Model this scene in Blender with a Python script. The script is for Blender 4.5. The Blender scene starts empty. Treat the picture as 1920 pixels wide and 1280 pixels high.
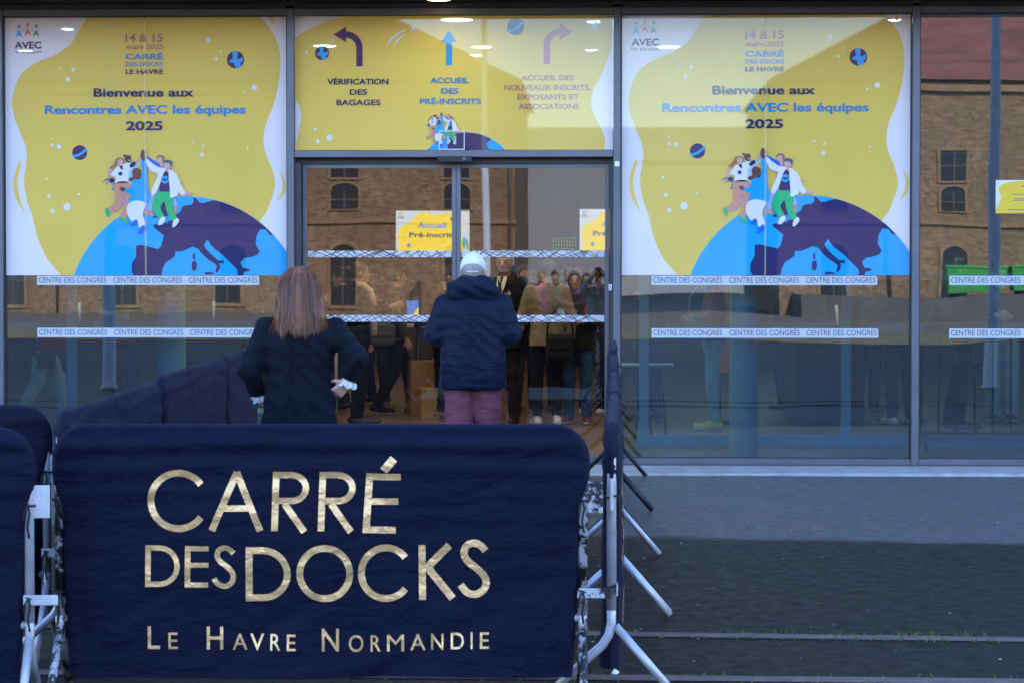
import bpy, bmesh, math, random
import numpy as np
from mathutils import Vector, Matrix, noise as mnoise

SC = bpy.context.scene
COL = SC.collection
R = math.radians
PI = math.pi
random.seed(11)
np.random.seed(11)

# ------------------------------------------------------------------ camera
CAM_POS = Vector((0.0, -20.2, 1.63))
cam = bpy.data.objects.new('camera', bpy.data.cameras.new('camera'))
COL.objects.link(cam)
SC.camera = cam
cam.data.sensor_width = 36.0
cam.data.lens = 85.0
cam.data.clip_start = 0.05
cam.data.clip_end = 3000.0
cam.location = CAM_POS
cam.rotation_euler = (PI/2 - R(1.617), 0.0, R(2.059))
cam.data.dof.use_dof = True
cam.data.dof.focus_distance = 14.0
cam.data.dof.aperture_fstop = 8.0

# ------------------------------------------------------------------ sky, sun, exposure
SUN_EL, SUN_AZ = 36.0, 14.0          # the sun stands behind the glass building
W = bpy.data.worlds.new('World')
SC.world = W
W.use_nodes = True
wn = W.node_tree
sky = wn.nodes.new('ShaderNodeTexSky')
sky.sky_type = 'NISHITA'
sky.sun_disc = False
sky.sun_elevation = R(SUN_EL)
sky.sun_rotation = R(SUN_AZ)
sky.air_density = 1.0
sky.dust_density = 0.0
sky.ozone_density = 4.5
bg = wn.nodes['Background']
bg.inputs['Strength'].default_value = 0.15
tint = wn.nodes.new('ShaderNodeMix')          # the whole sky a touch less green
tint.data_type = 'RGBA'; tint.blend_type = 'MULTIPLY'
tint.inputs[0].default_value = 1.0
tint.inputs[7].default_value = (1.03, 0.945, 1.0, 1)
wn.links.new(sky.outputs[0], tint.inputs[6])
wn.links.new(tint.outputs[2], bg.inputs['Color'])
sun_dir = Vector((math.sin(R(SUN_AZ))*math.cos(R(SUN_EL)), math.cos(R(SUN_AZ))*math.cos(R(SUN_EL)), math.sin(R(SUN_EL))))
sun = bpy.data.objects.new('sun', bpy.data.lights.new('sun', 'SUN'))
COL.objects.link(sun)
sun.data.energy = 2.0
sun.data.angle = R(0.53)
sun.data.color = (1.0, 0.93, 0.82)
sun.rotation_euler = sun_dir.to_track_quat('Z', 'Y').to_euler()
sun.location = sun_dir*60

SC.render.engine = 'CYCLES'
SC.view_settings.view_transform = 'Standard'
SC.view_settings.look = 'None'
SC.view_settings.exposure = 2.74
SC.view_settings.gamma = 1.0
SC.view_settings.use_curve_mapping = False
SC.cycles.use_denoising = True
try:
    SC.cycles.denoiser = 'OPENIMAGEDENOISE'
except Exception:
    pass
SC.cycles.max_bounces = 7
SC.cycles.diffuse_bounces = 2
SC.cycles.glossy_bounces = 3
SC.cycles.transparent_max_bounces = 20
SC.cycles.caustics_reflective = False
SC.cycles.caustics_refractive = False
SC.cycles.sample_clamp_indirect = 6.0

# ------------------------------------------------------------------ small helpers
def tag(o, label=None, cat=None, group=None, kind=None):
    if label: o['label'] = label
    if cat: o['category'] = cat
    if group: o['group'] = group
    if kind: o['kind'] = kind
    return o

def empty(name, loc=(0, 0, 0), rz=0.0, label=None, cat=None, group=None, parent=None):
    o = bpy.data.objects.new(name, None)
    o.empty_display_size = 0.1
    COL.objects.link(o)
    o.location = loc
    o.rotation_euler = (0, 0, rz)
    o.parent = parent
    return tag(o, label, cat, group)

def link(name, me, parent=None, loc=(0, 0, 0), rot=(0, 0, 0)):
    o = bpy.data.objects.new(name, me)
    COL.objects.link(o)
    o.location = loc
    o.rotation_euler = rot
    o.parent = parent
    return o

def copy_tree(o, parent=None):
    c = o.copy()
    COL.objects.link(c)
    c.parent = parent
    for ch in list(o.children):
        copy_tree(ch, c)
    return c

class MB:
    """collects faces and links them as one mesh object"""
    def __init__(s):
        s.v = []; s.f = []; s.m = []; s.sm = []
    def add(s, vs, fs, m=0, smooth=False):
        b = len(s.v)
        s.v += [tuple(p) for p in vs]
        for f in fs:
            s.f.append(tuple(i+b for i in f)); s.m.append(m); s.sm.append(smooth)
        return s
    def box(s, x0, x1, y0, y1, z0, z1, m=0, bev=0.0):
        if bev > 0:
            b = bev
            # chamfered vertical edges and top/bottom
            ring = lambda z, i: [(x0+b+i, y0+i, z), (x1-b-i, y0+i, z), (x1-i, y0+b+i, z), (x1-i, y1-b-i, z),
                                 (x1-b-i, y1-i, z), (x0+b+i, y1-i, z), (x0+i, y1-b-i, z), (x0+i, y0+b+i, z)]
            rs = [ring(z0, b*0.6), ring(z0+b, 0), ring(z1-b, 0), ring(z1, b*0.6)]
            vs = sum(rs, [])
            fs = [tuple(reversed(range(8))), tuple(range(24, 32))]
            for k in range(3):
                for i in range(8):
                    j = (i+1) % 8
                    fs.append((k*8+i, k*8+j, k*8+8+j, k*8+8+i))
            return s.add(vs, fs, m)
        vs = [(x0, y0, z0), (x1, y0, z0), (x1, y1, z0), (x0, y1, z0), (x0, y0, z1), (x1, y0, z1), (x1, y1, z1), (x0, y1, z1)]
        fs = [(0, 3, 2, 1), (4, 5, 6, 7), (0, 1, 5, 4), (1, 2, 6, 5), (2, 3, 7, 6), (3, 0, 4, 7)]
        return s.add(vs, fs, m)
    def tube(s, pts, r, n=10, m=0, cap=True, flat=1.0):
        pts = [Vector(p) for p in pts]
        k = len(pts)
        rr = r if isinstance(r, (list, tuple)) else [r]*k
        vs = []; fs = []
        ref = None
        for i, p in enumerate(pts):
            d = (pts[min(i+1, k-1)]-pts[max(i-1, 0)]).normalized()
            if ref is None:
                ref = Vector((0, 0, 1)) if abs(d.z) < 0.9 else Vector((1, 0, 0))
            a = (ref - d*ref.dot(d)).normalized()
            b = d.cross(a)
            ref = a
            for j in range(n):
                t = 2*PI*j/n
                vs.append(p + a*math.cos(t)*rr[i] + b*math.sin(t)*rr[i]*flat)
        for i in range(k-1):
            for j in range(n):
                q = (j+1) % n
                fs.append((i*n+j, i*n+q, i*n+n+q, i*n+n+j))
        s.add(vs, fs, m, True)
        if cap:
            b = len(s.v)-len(vs)
            s.f.append(tuple(b+j for j in reversed(range(n)))); s.m.append(m); s.sm.append(False)
            s.f.append(tuple(b+(k-1)*n+j for j in range(n))); s.m.append(m); s.sm.append(False)
        return s
    def lathe(s, prof, c=(0, 0, 0), n=24, m=0, smooth=True):
        vs = []; fs = []
        for (r, z) in prof:
            for j in range(n):
                t = 2*PI*j/n
                vs.append((c[0]+r*math.cos(t), c[1]+r*math.sin(t), c[2]+z))
        for i in range(len(prof)-1):
            for j in range(n):
                q = (j+1) % n
                fs.append((i*n+j, i*n+q, i*n+n+q, i*n+n+j))
        fs.append(tuple(reversed(range(n))))
        fs.append(tuple((len(prof)-1)*n+j for j in range(n)))
        return s.add(vs, fs, m, smooth)
    def quad(s, a, b, c, d, m=0):
        return s.add([a, b, c, d], [(0, 1, 2, 3)], m)
    def mesh(s, name, mats):
        me = bpy.data.meshes.new(name)
        me.from_pydata(s.v, [], s.f)
        for mt in (mats if isinstance(mats, (list, tuple)) else [mats]):
            me.materials.append(mt)
        me.polygons.foreach_set('material_index', s.m)
        me.polygons.foreach_set('use_smooth', s.sm)
        me.update()
        return me
    def build(s, name, mats, parent=None, loc=(0, 0, 0), rot=(0, 0, 0)):
        return link(name, s.mesh(name, mats), parent, loc, rot)

# ------------------------------------------------------------------ materials
def nt(name):
    m = bpy.data.materials.new(name)
    m.use_nodes = True
    t = m.node_tree
    return m, t, t.nodes['Principled BSDF'], t.nodes['Material Output']

def N(t, kind, **kw):
    n = t.nodes.new(kind)
    for k, v in kw.items():
        if k in n.inputs:
            n.inputs[k].default_value = v
        else:
            setattr(n, k, v)
    return n

def ramp(t, fac, stops):
    n = t.nodes.new('ShaderNodeValToRGB')
    e = n.color_ramp.elements
    while len(e) < len(stops): e.new(0.5)
    for i, (p, c) in enumerate(stops):
        e[i].position = p
        e[i].color = (c[0], c[1], c[2], 1) if not isinstance(c, (int, float)) else (c, c, c, 1)
    t.links.new(fac, n.inputs[0])
    return n.outputs[0]

def mixc(t, fac, a, b, mode='MIX'):
    n = t.nodes.new('ShaderNodeMix')
    n.data_type = 'RGBA'; n.blend_type = mode
    for sock, v in ((n.inputs[0], fac), (n.inputs[6], a), (n.inputs[7], b)):
        if isinstance(v, bpy.types.NodeSocket): t.links.new(v, sock)
        elif isinstance(v, (int, float)): sock.default_value = v if sock.type == 'VALUE' else (v, v, v, 1)
        else: sock.default_value = (v[0], v[1], v[2], 1)
    return n.outputs[2]

def coords(t, scale=(1, 1, 1), kind='Object'):
    tc = t.nodes.new('ShaderNodeTexCoord')
    mp = t.nodes.new('ShaderNodeMapping')
    mp.inputs['Scale'].default_value = scale
    t.links.new(tc.outputs[kind], mp.inputs[0])
    return mp.outputs[0]

def noise_tex(t, vec, scale, detail=4, rough=0.55, dist=0.0):
    n = t.nodes.new('ShaderNodeTexNoise')
    n.inputs['Scale'].default_value = scale
    n.inputs['Detail'].default_value = detail
    n.inputs['Roughness'].default_value = rough
    n.inputs['Distortion'].default_value = dist
    t.links.new(vec, n.inputs['Vector'])
    return n.outputs['Fac']

def bump(t, bsdf, h, strength=0.3, dist=0.01):
    b = t.nodes.new('ShaderNodeBump')
    b.inputs['Strength'].default_value = strength
    b.inputs['Distance'].default_value = dist
    t.links.new(h, b.inputs['Height'])
    t.links.new(b.outputs[0], bsdf.inputs['Normal'])
    return b

MATS = {}
def mat(name, col, rough=0.6, metal=0.0, var=0.15, ns=6.0, bs=None, bstr=0.2, bd=0.004, stretch=(1, 1, 1), sheen=0.0, spec=None, coat=0.0):
    if name in MATS: return MATS[name]
    m, t, b, o = nt(name)
    v = coords(t, stretch)
    f = noise_tex(t, v, ns, 5, 0.6)
    dk = [c*(1-var) for c in col]; lt = [min(1, c*(1+var)) for c in col]
    t.links.new(ramp(t, f, [(0.3, dk), (0.7, lt)]), b.inputs['Base Color'])
    b.inputs['Roughness'].default_value = rough
    b.inputs['Metallic'].default_value = metal
    if spec is not None: b.inputs['Specular IOR Level'].default_value = spec
    if sheen: 
        b.inputs['Sheen Weight'].default_value = sheen
        b.inputs['Sheen Roughness'].default_value = 0.5
    if coat: b.inputs['Coat Weight'].default_value = coat
    if bs:
        bump(t, b, noise_tex(t, v, bs, 4, 0.6), bstr, bd)
    MATS[name] = m
    return m

def emit(name, col, strength):
    if name in MATS: return MATS[name]
    m, t, b, o = nt(name)
    b.inputs['Base Color'].default_value = (0.03, 0.03, 0.03, 1)
    b.inputs['Roughness'].default_value = 0.4
    b.inputs['Emission Color'].default_value = (*col, 1)
    b.inputs['Emission Strength'].default_value = strength
    MATS[name] = m
    return m

def glass_mat(name, ior=2.2, tint=(0.80, 0.90, 0.88), wob=0.02, wscale=0.8, refl=(0.97, 0.98, 1.0)):
    m, t, b, o = nt(name)
    t.nodes.remove(b)
    fr = N(t, 'ShaderNodeFresnel', IOR=ior)
    tr = t.nodes.new('ShaderNodeBsdfTransparent'); tr.inputs[0].default_value = (*tint, 1)
    gl = t.nodes.new('ShaderNodeBsdfGlossy'); gl.inputs['Roughness'].default_value = 0.0
    gl.inputs[0].default_value = (*refl, 1)
    mx = t.nodes.new('ShaderNodeMixShader')
    t.links.new(fr.outputs[0], mx.inputs[0]); t.links.new(tr.outputs[0], mx.inputs[1]); t.links.new(gl.outputs[0], mx.inputs[2])
    t.links.new(mx.outputs[0], o.inputs[0])
    v = coords(t, (1, 1, 0.7))
    h = noise_tex(t, v, wscale, 1.5, 0.4)
    bp = t.nodes.new('ShaderNodeBump'); bp.inputs['Strength'].default_value = 1.0; bp.inputs['Distance'].default_value = wob*0.1
    t.links.new(h, bp.inputs['Height']); t.links.new(bp.outputs[0], gl.inputs['Normal'])
    return m

def film_mat(name, col, see=0.05, trans=0.10, coat=1.0):
    """printed window film: matt print, a little light comes through the perforations"""
    if name in MATS: return MATS[name]
    m, t, b, o = nt(name)
    v = coords(t)
    f = noise_tex(t, v, 1.3, 3, 0.5)
    t.links.new(ramp(t, f, [(0.3, [c*0.96 for c in col]), (0.7, [min(1, c*1.03) for c in col])]), b.inputs['Base Color'])
    b.inputs['Roughness'].default_value = 0.6
    b.inputs['Specular IOR Level'].default_value = 0.1
    b.inputs['Coat Weight'].default_value = coat
    b.inputs['Coat Roughness'].default_value = 0.015
    b.inputs['Coat IOR'].default_value = 1.5
    tl = t.nodes.new('ShaderNodeBsdfTranslucent'); tl.inputs[0].default_value = (*col, 1)
    tp = t.nodes.new('ShaderNodeBsdfTransparent')
    m1 = t.nodes.new('ShaderNodeMixShader'); m1.inputs[0].default_value = trans
    m2 = t.nodes.new('ShaderNodeMixShader'); m2.inputs[0].default_value = see
    t.links.new(b.outputs[0], m1.inputs[1]); t.links.new(tl.outputs[0], m1.inputs[2])
    t.links.new(m1.outputs[0], m2.inputs[1]); t.links.new(tp.outputs[0], m2.inputs[2])
    t.links.new(m2.outputs[0], o.inputs[0])
    MATS[name] = m
    return m

def text_mesh(body, offset=0.0, res=4):
    c = bpy.data.curves.new('lettering', 'FONT')
    c.body = body; c.size = 1.0; c.offset = offset; c.resolution_u = res; c.fill_mode = 'BOTH' if False else 'FRONT'
    o = bpy.data.objects.new('lettering', c)
    COL.objects.link(o)
    dg = bpy.context.evaluated_depsgraph_get()
    me = bpy.data.meshes.new_from_object(o.evaluated_get(dg))
    bpy.data.objects.remove(o); bpy.data.curves.remove(c)
    vs = [tuple(v.co[:2]) for v in me.vertices]
    fs = [tuple(p.vertices) for p in me.polygons]
    bpy.data.meshes.remove(me)
    return vs, fs

_cap = {}
def fit_text(body, x0, x1, zb, zt, offset=0.0, caps=True, mirror=False):
    """lettering fitted between x0..x1 with baseline zb and capital height zt; returns (x,z) points and faces"""
    vs, fs = text_mesh(body, offset)
    xs = [v[0] for v in vs]
    a, b = min(xs), max(xs)
    if offset not in _cap:
        hv, _ = text_mesh('H', offset)
        _cap[offset] = (min(v[1] for v in hv), max(v[1] for v in hv))
    c0, c1 = _cap[offset]
    sx = (x1-x0)/(b-a); sz = (zt-zb)/(c1-c0)
    out = []
    for (x, y) in vs:
        X = x0+(x-a)*sx
        if mirror: X = x0+x1-X
        out.append((X, zb+(y-c0)*sz))
    if mirror: fs = [tuple(reversed(f)) for f in fs]
    return out, fs

def flat(name, pts, fs, y, m, parent, loc=(0, 0, 0)):
    me = bpy.data.meshes.new(name)
    me.from_pydata([(p[0], y, p[1]) for p in pts], [], fs)
    me.materials.append(m)
    me.update()
    return link(name, me, parent, loc)

def smooth_poly(pts, n=6, closed=True):
    out = []
    k = len(pts)
    rng = range(k) if closed else range(k-1)
    for i in rng:
        if closed:
            p0, p1, p2, p3 = pts[i-1], pts[i], pts[(i+1) % k], pts[(i+2) % k]
        else:
            p0, p1, p2, p3 = pts[max(i-1, 0)], pts[i], pts[i+1], pts[min(i+2, k-1)]
        for j in range(n):
            t = j/n
            out.append(tuple(0.5*((2*p1[a])+(-p0[a]+p2[a])*t+(2*p0[a]-5*p1[a]+4*p2[a]-p3[a])*t*t+(-p0[a]+3*p1[a]-3*p2[a]+p3[a])*t**3) for a in (0, 1)))
    if not closed: out.append(tuple(pts[-1]))
    return out

def circle(cx, cy, rx, ry=None, n=28, a0=0, a1=2*PI):
    ry = rx if ry is None else ry
    return [(cx+rx*math.cos(a0+(a1-a0)*i/n), cy+ry*math.sin(a0+(a1-a0)*i/n)) for i in range(n if abs(a1-a0-2*PI) < 1e-6 else n+1)]

def star(cx, cy, r, rot=0.3, k=0.42):
    return [(cx+(r if i % 2 == 0 else r*k)*math.sin(rot+PI*i/5), cy-(r if i % 2 == 0 else r*k)*math.cos(rot+PI*i/5)) for i in range(10)]

def stroke(path, w, w1=None):
    """outline polygon of a stroked open path"""
    L = []; Rr = []
    k = len(path)
    for i, p in enumerate(path):
        a = path[max(i-1, 0)]; b = path[min(i+1, k-1)]
        dx, dy = b[0]-a[0], b[1]-a[1]
        l = math.hypot(dx, dy) or 1
        ww = (w if w1 is None else w+(w1-w)*i/(k-1))/2
        L.append((p[0]-dy/l*ww, p[1]+dx/l*ww)); Rr.append((p[0]+dy/l*ww, p[1]-dx/l*ww))
    return L+Rr[::-1]

def clip(poly, x0, y0, x1, y1):
    def cut(P, f, inter):
        o = []
        for i in range(len(P)):
            a, b = P[i-1], P[i]
            if f(b):
                if not f(a): o.append(inter(a, b))
                o.append(b)
            elif f(a): o.append(inter(a, b))
        return o
    ix = lambda X: (lambda a, b: (X, a[1]+(b[1]-a[1])*(X-a[0])/(b[0]-a[0])))
    iy = lambda Y: (lambda a, b: (a[0]+(b[0]-a[0])*(Y-a[1])/(b[1]-a[1]), Y))
    P = poly
    for f, it in ((lambda p: p[0] >= x0, ix(x0)), (lambda p: p[0] <= x1, ix(x1)), (lambda p: p[1] >= y0, iy(y0)), (lambda p: p[1] <= y1, iy(y1))):
        if P: P = cut(P, f, it)
    return P
# ------------------------------------------------------------------ surfaces of the setting
def asphalt_material():
    m, t, b, o = nt('asphalt')
    v = coords(t)
    sep = t.nodes.new('ShaderNodeSeparateXYZ'); t.links.new(v, sep.inputs[0])
    def math_(op, a, c):
        n = t.nodes.new('ShaderNodeMath'); n.operation = op
        for i, x in enumerate((a, c)):
            if isinstance(x, bpy.types.NodeSocket): t.links.new(x, n.inputs[i])
            else: n.inputs[i].default_value = x
        return n.outputs[0]
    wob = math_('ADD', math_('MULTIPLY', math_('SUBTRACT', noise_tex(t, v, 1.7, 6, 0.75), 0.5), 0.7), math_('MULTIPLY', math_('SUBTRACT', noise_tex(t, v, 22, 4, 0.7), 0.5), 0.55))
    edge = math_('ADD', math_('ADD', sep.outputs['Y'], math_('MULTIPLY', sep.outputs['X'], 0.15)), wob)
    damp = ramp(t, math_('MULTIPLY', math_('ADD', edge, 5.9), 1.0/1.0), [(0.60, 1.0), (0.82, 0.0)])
    # stones in the tar
    vor = t.nodes.new('ShaderNodeTexVoronoi'); vor.inputs['Scale'].default_value = 62; t.links.new(v, vor.inputs['Vector'])
    grit = noise_tex(t, v, 95, 4, 0.8)
    big = noise_tex(t, v, 0.9, 5, 0.6)
    mid = noise_tex(t, v, 11, 5, 0.65)
    stone = mixc(t, vor.outputs['Color'], (0.033, 0.033, 0.036), (0.120, 0.114, 0.112))
    dry = mixc(t, ramp(t, grit, [(0.42, 0.0), (0.66, 1.0)]), mixc(t, 0.35, stone, (0.063, 0.062, 0.067)), (0.18, 0.172, 0.17))
    dry = mixc(t, ramp(t, big, [(0.3, 0.35), (0.75, 0.0)]), dry, (0.052, 0.053, 0.058))
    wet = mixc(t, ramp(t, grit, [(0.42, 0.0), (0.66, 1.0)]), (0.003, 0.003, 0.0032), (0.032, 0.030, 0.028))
    # moss in the joints between stones
    moss_f = math_('MULTIPLY', ramp(t, noise_tex(t, v, 26, 7, 0.85), [(0.54, 0.0), (0.62, 1.0)]), ramp(t, noise_tex(t, v, 1.1, 4, 0.6), [(0.38, 0.0), (0.62, 1.0)]))
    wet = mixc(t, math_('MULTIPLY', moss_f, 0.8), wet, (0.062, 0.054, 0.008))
    mott = ramp(t, noise_tex(t, v, 13, 6, 0.75), [(0.34, 0.0), (0.66, 1.0)])
    dry = mixc(t, mott, mixc(t, 0.40, dry, (0.030, 0.030, 0.033)), dry)
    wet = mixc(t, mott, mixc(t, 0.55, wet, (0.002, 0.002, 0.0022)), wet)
    # a few tar stains and drip marks
    stain = ramp(t, noise_tex(t, v, 2.6, 3, 0.5, 1.2), [(0.66, 0.0), (0.70, 0.55)])
    dry = mixc(t, stain, dry, (0.022, 0.022, 0.024))
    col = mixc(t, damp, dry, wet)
    t.links.new(col, b.inputs['Base Color'])
    rr = ramp(t, mid, [(0.3, 0.42), (0.7, 0.62)])
    t.links.new(rr, b.inputs['Roughness'])
    t.links.new(ramp(t, damp, [(0.0, 0.32), (1.0, 0.10)]), b.inputs['Specular IOR Level'])
    hsum = math_('ADD', math_('MULTIPLY', vor.outputs['Distance'], -0.9), math_('MULTIPLY', grit, 0.7))
    bump(t, b, hsum, 0.55, 0.006)
    return m

def brick_material():
    m, t, b, o = nt('old_brick')
    v = coords(t)
    # bricks run along the wall: use X/Y mixed with Z
    sep = t.nodes.new('ShaderNodeSeparateXYZ'); t.links.new(v, sep.inputs[0])
    ad = t.nodes.new('ShaderNodeMath'); ad.operation = 'ADD'; t.links.new(sep.outputs['X'], ad.inputs[0]); t.links.new(sep.outputs['Y'], ad.inputs[1])
    cb = t.nodes.new('ShaderNodeCombineXYZ'); t.links.new(ad.outputs[0], cb.inputs['X']); t.links.new(sep.outputs['Z'], cb.inputs['Y'])
    bt = t.nodes.new('ShaderNodeTexBrick')
    bt.inputs['Scale'].default_value = 2.9
    bt.inputs['Color1'].default_value = (0.44, 0.235, 0.105, 1)
    bt.inputs['Color2'].default_value = (0.20, 0.10, 0.045, 1)
    bt.inputs['Mortar'].default_value = (0.34, 0.27, 0.18, 1)
    bt.inputs['Mortar Size'].default_value = 0.03
    t.links.new(cb.outputs[0], bt.inputs['Vector'])
    st = noise_tex(t, v, 0.35, 6, 0.65)
    c = mixc(t, ramp(t, st, [(0.35, 0.0), (0.7, 0.8)]), bt.outputs['Color'], (0.155, 0.10, 0.062))
    st2 = noise_tex(t, v, 1.4, 5, 0.7)
    c = mixc(t, ramp(t, st2, [(0.55, 0.0), (0.75, 0.6)]), c, (0.42, 0.31, 0.185))
    vb = coords(t, (1.0, 1.0, 3.2))
    course = noise_tex(t, vb, 2.3, 6, 0.75)
    c = mixc(t, ramp(t, course, [(0.38, 0.75), (0.56, 0.0)]), c, (0.085, 0.050, 0.030))
    c = mixc(t, ramp(t, noise_tex(t, vb, 5.5, 5, 0.8), [(0.52, 0.0), (0.68, 0.7)]), c, (0.52, 0.35, 0.18))
    t.links.new(c, b.inputs['Base Color'])
    b.inputs['Roughness'].default_value = 0.9
    bump(t, b, bt.outputs['Fac'], 0.4, -0.01)
    return m

M_ASPH = asphalt_material()
M_BRICK = brick_material()
M_ALU = mat('grey_aluminium', (0.125, 0.132, 0.150), 0.42, 0.35, 0.12, 3.0, 60, 0.05, 0.001)
M_ALUD = mat('dark_aluminium', (0.035, 0.037, 0.042), 0.45, 0.2, 0.15, 3.0)
M_CONC = mat('kerb_concrete', (0.42, 0.41, 0.40), 0.85, 0, 0.22, 7.0, 45, 0.4, 0.004)
M_RENDER = mat('wall_render', (0.45, 0.43, 0.40), 0.9, 0, 0.1, 1.2, 30, 0.2, 0.003)
M_SOFFIT = mat('soffit_panel', (0.05, 0.047, 0.038), 0.12, 0.2, 0.12, 1.0)
M_GLASS = glass_mat('window_glass', 2.35, (0.30, 0.66, 0.92), 0.045, 0.55, (0.88, 0.95, 1.0))
M_DOORG = glass_mat('door_glass', 2.08, (0.78, 0.82, 0.80), 0.022, 0.6)
M_INNERG = glass_mat('inner_glass', 1.45, (0.80, 0.92, 0.90), 0.02, 0.8)
M_VINYL = film_mat('white_vinyl', (0.66, 0.69, 0.72), 0.02, 0.2, 0.3)
M_INK = mat('grey_ink', (0.055, 0.065, 0.085), 0.6, 0, 0.05)
M_TEAL = mat('teal_painted_steel', (0.17, 0.31, 0.31), 0.45, 0.1, 0.12, 4.0)
M_HALLWALL = mat('hall_wood_wall', (0.15, 0.088, 0.045), 0.6, 0, 0.12, 2.5, stretch=(6, 6, 0.6))
M_HALLFLOOR = mat('hall_wood_floor', (0.19, 0.115, 0.06), 0.35, 0, 0.18, 2.0, stretch=(1, 8, 1))
M_HALLCEIL = mat('hall_ceiling', (0.15, 0.105, 0.07), 0.8, 0, 0.15, 1.0)
M_BLACKM = mat('black_steel', (0.012, 0.013, 0.015), 0.38, 0.3, 0.3, 8.0)
M_LAMP = emit('lamp_glow', (1.0, 0.80, 0.52), 26.0)
M_LAMPO = emit('soffit_lamp_glow', (1.0, 0.78, 0.45), 5.0)

def sheet(name, x0, x1, y0, y1, z, m, nx=1, ny=1):
    vs = [(x0+(x1-x0)*i/nx, y0+(y1-y0)*j/ny, z) for j in range(ny+1) for i in range(nx+1)]
    fs = [(j*(nx+1)+i, j*(nx+1)+i+1, (j+1)*(nx+1)+i+1, (j+1)*(nx+1)+i) for j in range(ny) for i in range(nx)]
    return MB().add(vs, fs).build(name, m)

tag(sheet('ground', -900, 900, -1500, 300, 0.0, M_ASPH), kind='structure')

# dry verge and quay road on the far side, seen mirrored in the glass
M_VERGE = mat('dry_grass_verge', (0.17, 0.14, 0.055), 0.95, 0, 0.5, 1.5, 8, 0.5, 0.03)
tag(sheet('verge', -60, 60, -47, -38, 0.006, M_VERGE), kind='structure')
M_QUAY = mat('pale_quay_paving', (0.15, 0.12, 0.085), 0.9, 0, 0.25, 0.8)
tag(sheet('quay_paving', -60, 60, -74.5, -47.0, 0.005, M_QUAY), kind='structure')

# concrete sill along the facade
kb = MB()
xs = [-14+i*0.5 for i in range(58)]
prof = [(-0.70, 0.0), (-0.66, 0.022), (-0.30, 0.034), (-0.05, 0.036)]
vs = []
for x in xs:
    for (y, z) in prof:
        vs.append((x, y+(0.02*mnoise.noise((x*2.3, y, 0)) if y < -0.6 else 0), z))
fs = [(i*4+j, i*4+4+j, i*4+5+j, i*4+1+j) for i in range(len(xs)-1) for j in range(3)]
kb.add(vs, fs)
tag(kb.build('concrete_sill', M_CONC), kind='structure')

# ------------------------------------------------------------------ the glass-fronted building
BLD = empty('congress_building', (0, 0, 0), label='large building with glazed ground floor front and grey aluminium mullions', cat='building')
MB().box(-30, 30, 0.35, 36, 4.1, 18.6).box(-30, 30, -0.02, 0.35, 3.86, 18.6).build('upper_wall', M_RENDER, BLD)
MB().box(-30, -15.5, 0.0, 36, 0.0, 3.85).build('side_wall', M_RENDER, BLD)
MB().box(15.5, 30, 0.0, 36, 0.0, 3.85).build('side_wall', M_RENDER, BLD)
MB().box(-30, 30, -1.25, -0.021, 3.875, 4.20).build('canopy', M_SOFFIT, BLD)
for x in (-9.0, -1.30, 6.4):
    d = MB().lathe([(0.115, 0.0), (0.115, -0.028), (0.095, -0.030)], (x, -0.56, 3.874), 24).build('downlight', M_ALU, BLD)
    MB().lathe([(0.09, 0.0), (0.06, -0.006), (0.001, -0.008)], (x, -0.56, 3.8435), 24).build('lamp_disc', M_LAMPO, d)

MULL = [(-12.35, -12.29), (-9.92, -9.86), (-7.49, -7.43), (-5.055, -4.998), (-2.602, -2.545), (0.119, 0.177), (2.590, 2.649), (5.06, 5.12), (7.49, 7.55), (9.92, 9.98)]
MULL_H = 3.834
for (a, b) in MULL:
    MB().box(a, b, -0.075, 0.085, 0.030, MULL_H, bev=0.004).build('mullion', M_ALU, BLD)
for (a, b) in zip(MULL[:-1], MULL[1:]):
    x0, x1 = a[1]+0.0012, b[0]-0.0012
    MB().box(x0, x1, -0.062, 0.07, 3.778, 3.832, bev=0.003).build('top_rail', M_ALU, BLD)
    MB().box(x0, x1, -0.085, -0.063, 3.834, 3.868).build('top_trim', M_ALUD, BLD)
    if a[1] == -2.545: continue
    MB().box(x0, x1, -0.066, 0.07, 0.040, 0.090, bev=0.003).build('base_rail', M_ALU, BLD)
    MB().box(x0+0.02, x1-0.02, 0.000, 0.006, 0.0905, 3.7775).build('window_pane', M_GLASS, BLD) if False else \
        MB().quad((x0, 0.0, 0.0905), (x1, 0.0, 0.0905), (x1, 0.0, 3.7775), (x0, 0.0, 3.7775)).build('window_pane', M_GLASS, BLD)
    g = MB()
    for q0, q1, w0, w1 in ((x0, x0+0.012, 0.0905, 3.7775), (x1-0.012, x1, 0.0905, 3.7775)):
        g.box(q0, q1, -0.016, -0.002, w0, w1)
    g.box(x0+0.0125, x1-0.0125, -0.016, -0.002, 0.0905, 0.101).box(x0+0.0125, x1-0.0125, -0.016, -0.002, 3.768, 3.7775)
    g.build('glazing_gasket', M_ALUD, BLD)
MB().box(-12.4, -2.56, -0.115, -0.01, 0.0365, 0.0395).box(0.13, 10.0, -0.115, -0.01, 0.0365, 0.0395).box(-12.4, -2.56, -0.1, -0.075, 0.012, 0.036).box(0.13, 10.0, -0.1, -0.075, 0.012, 0.036).build('flashing', M_ALU, BLD)

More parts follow.
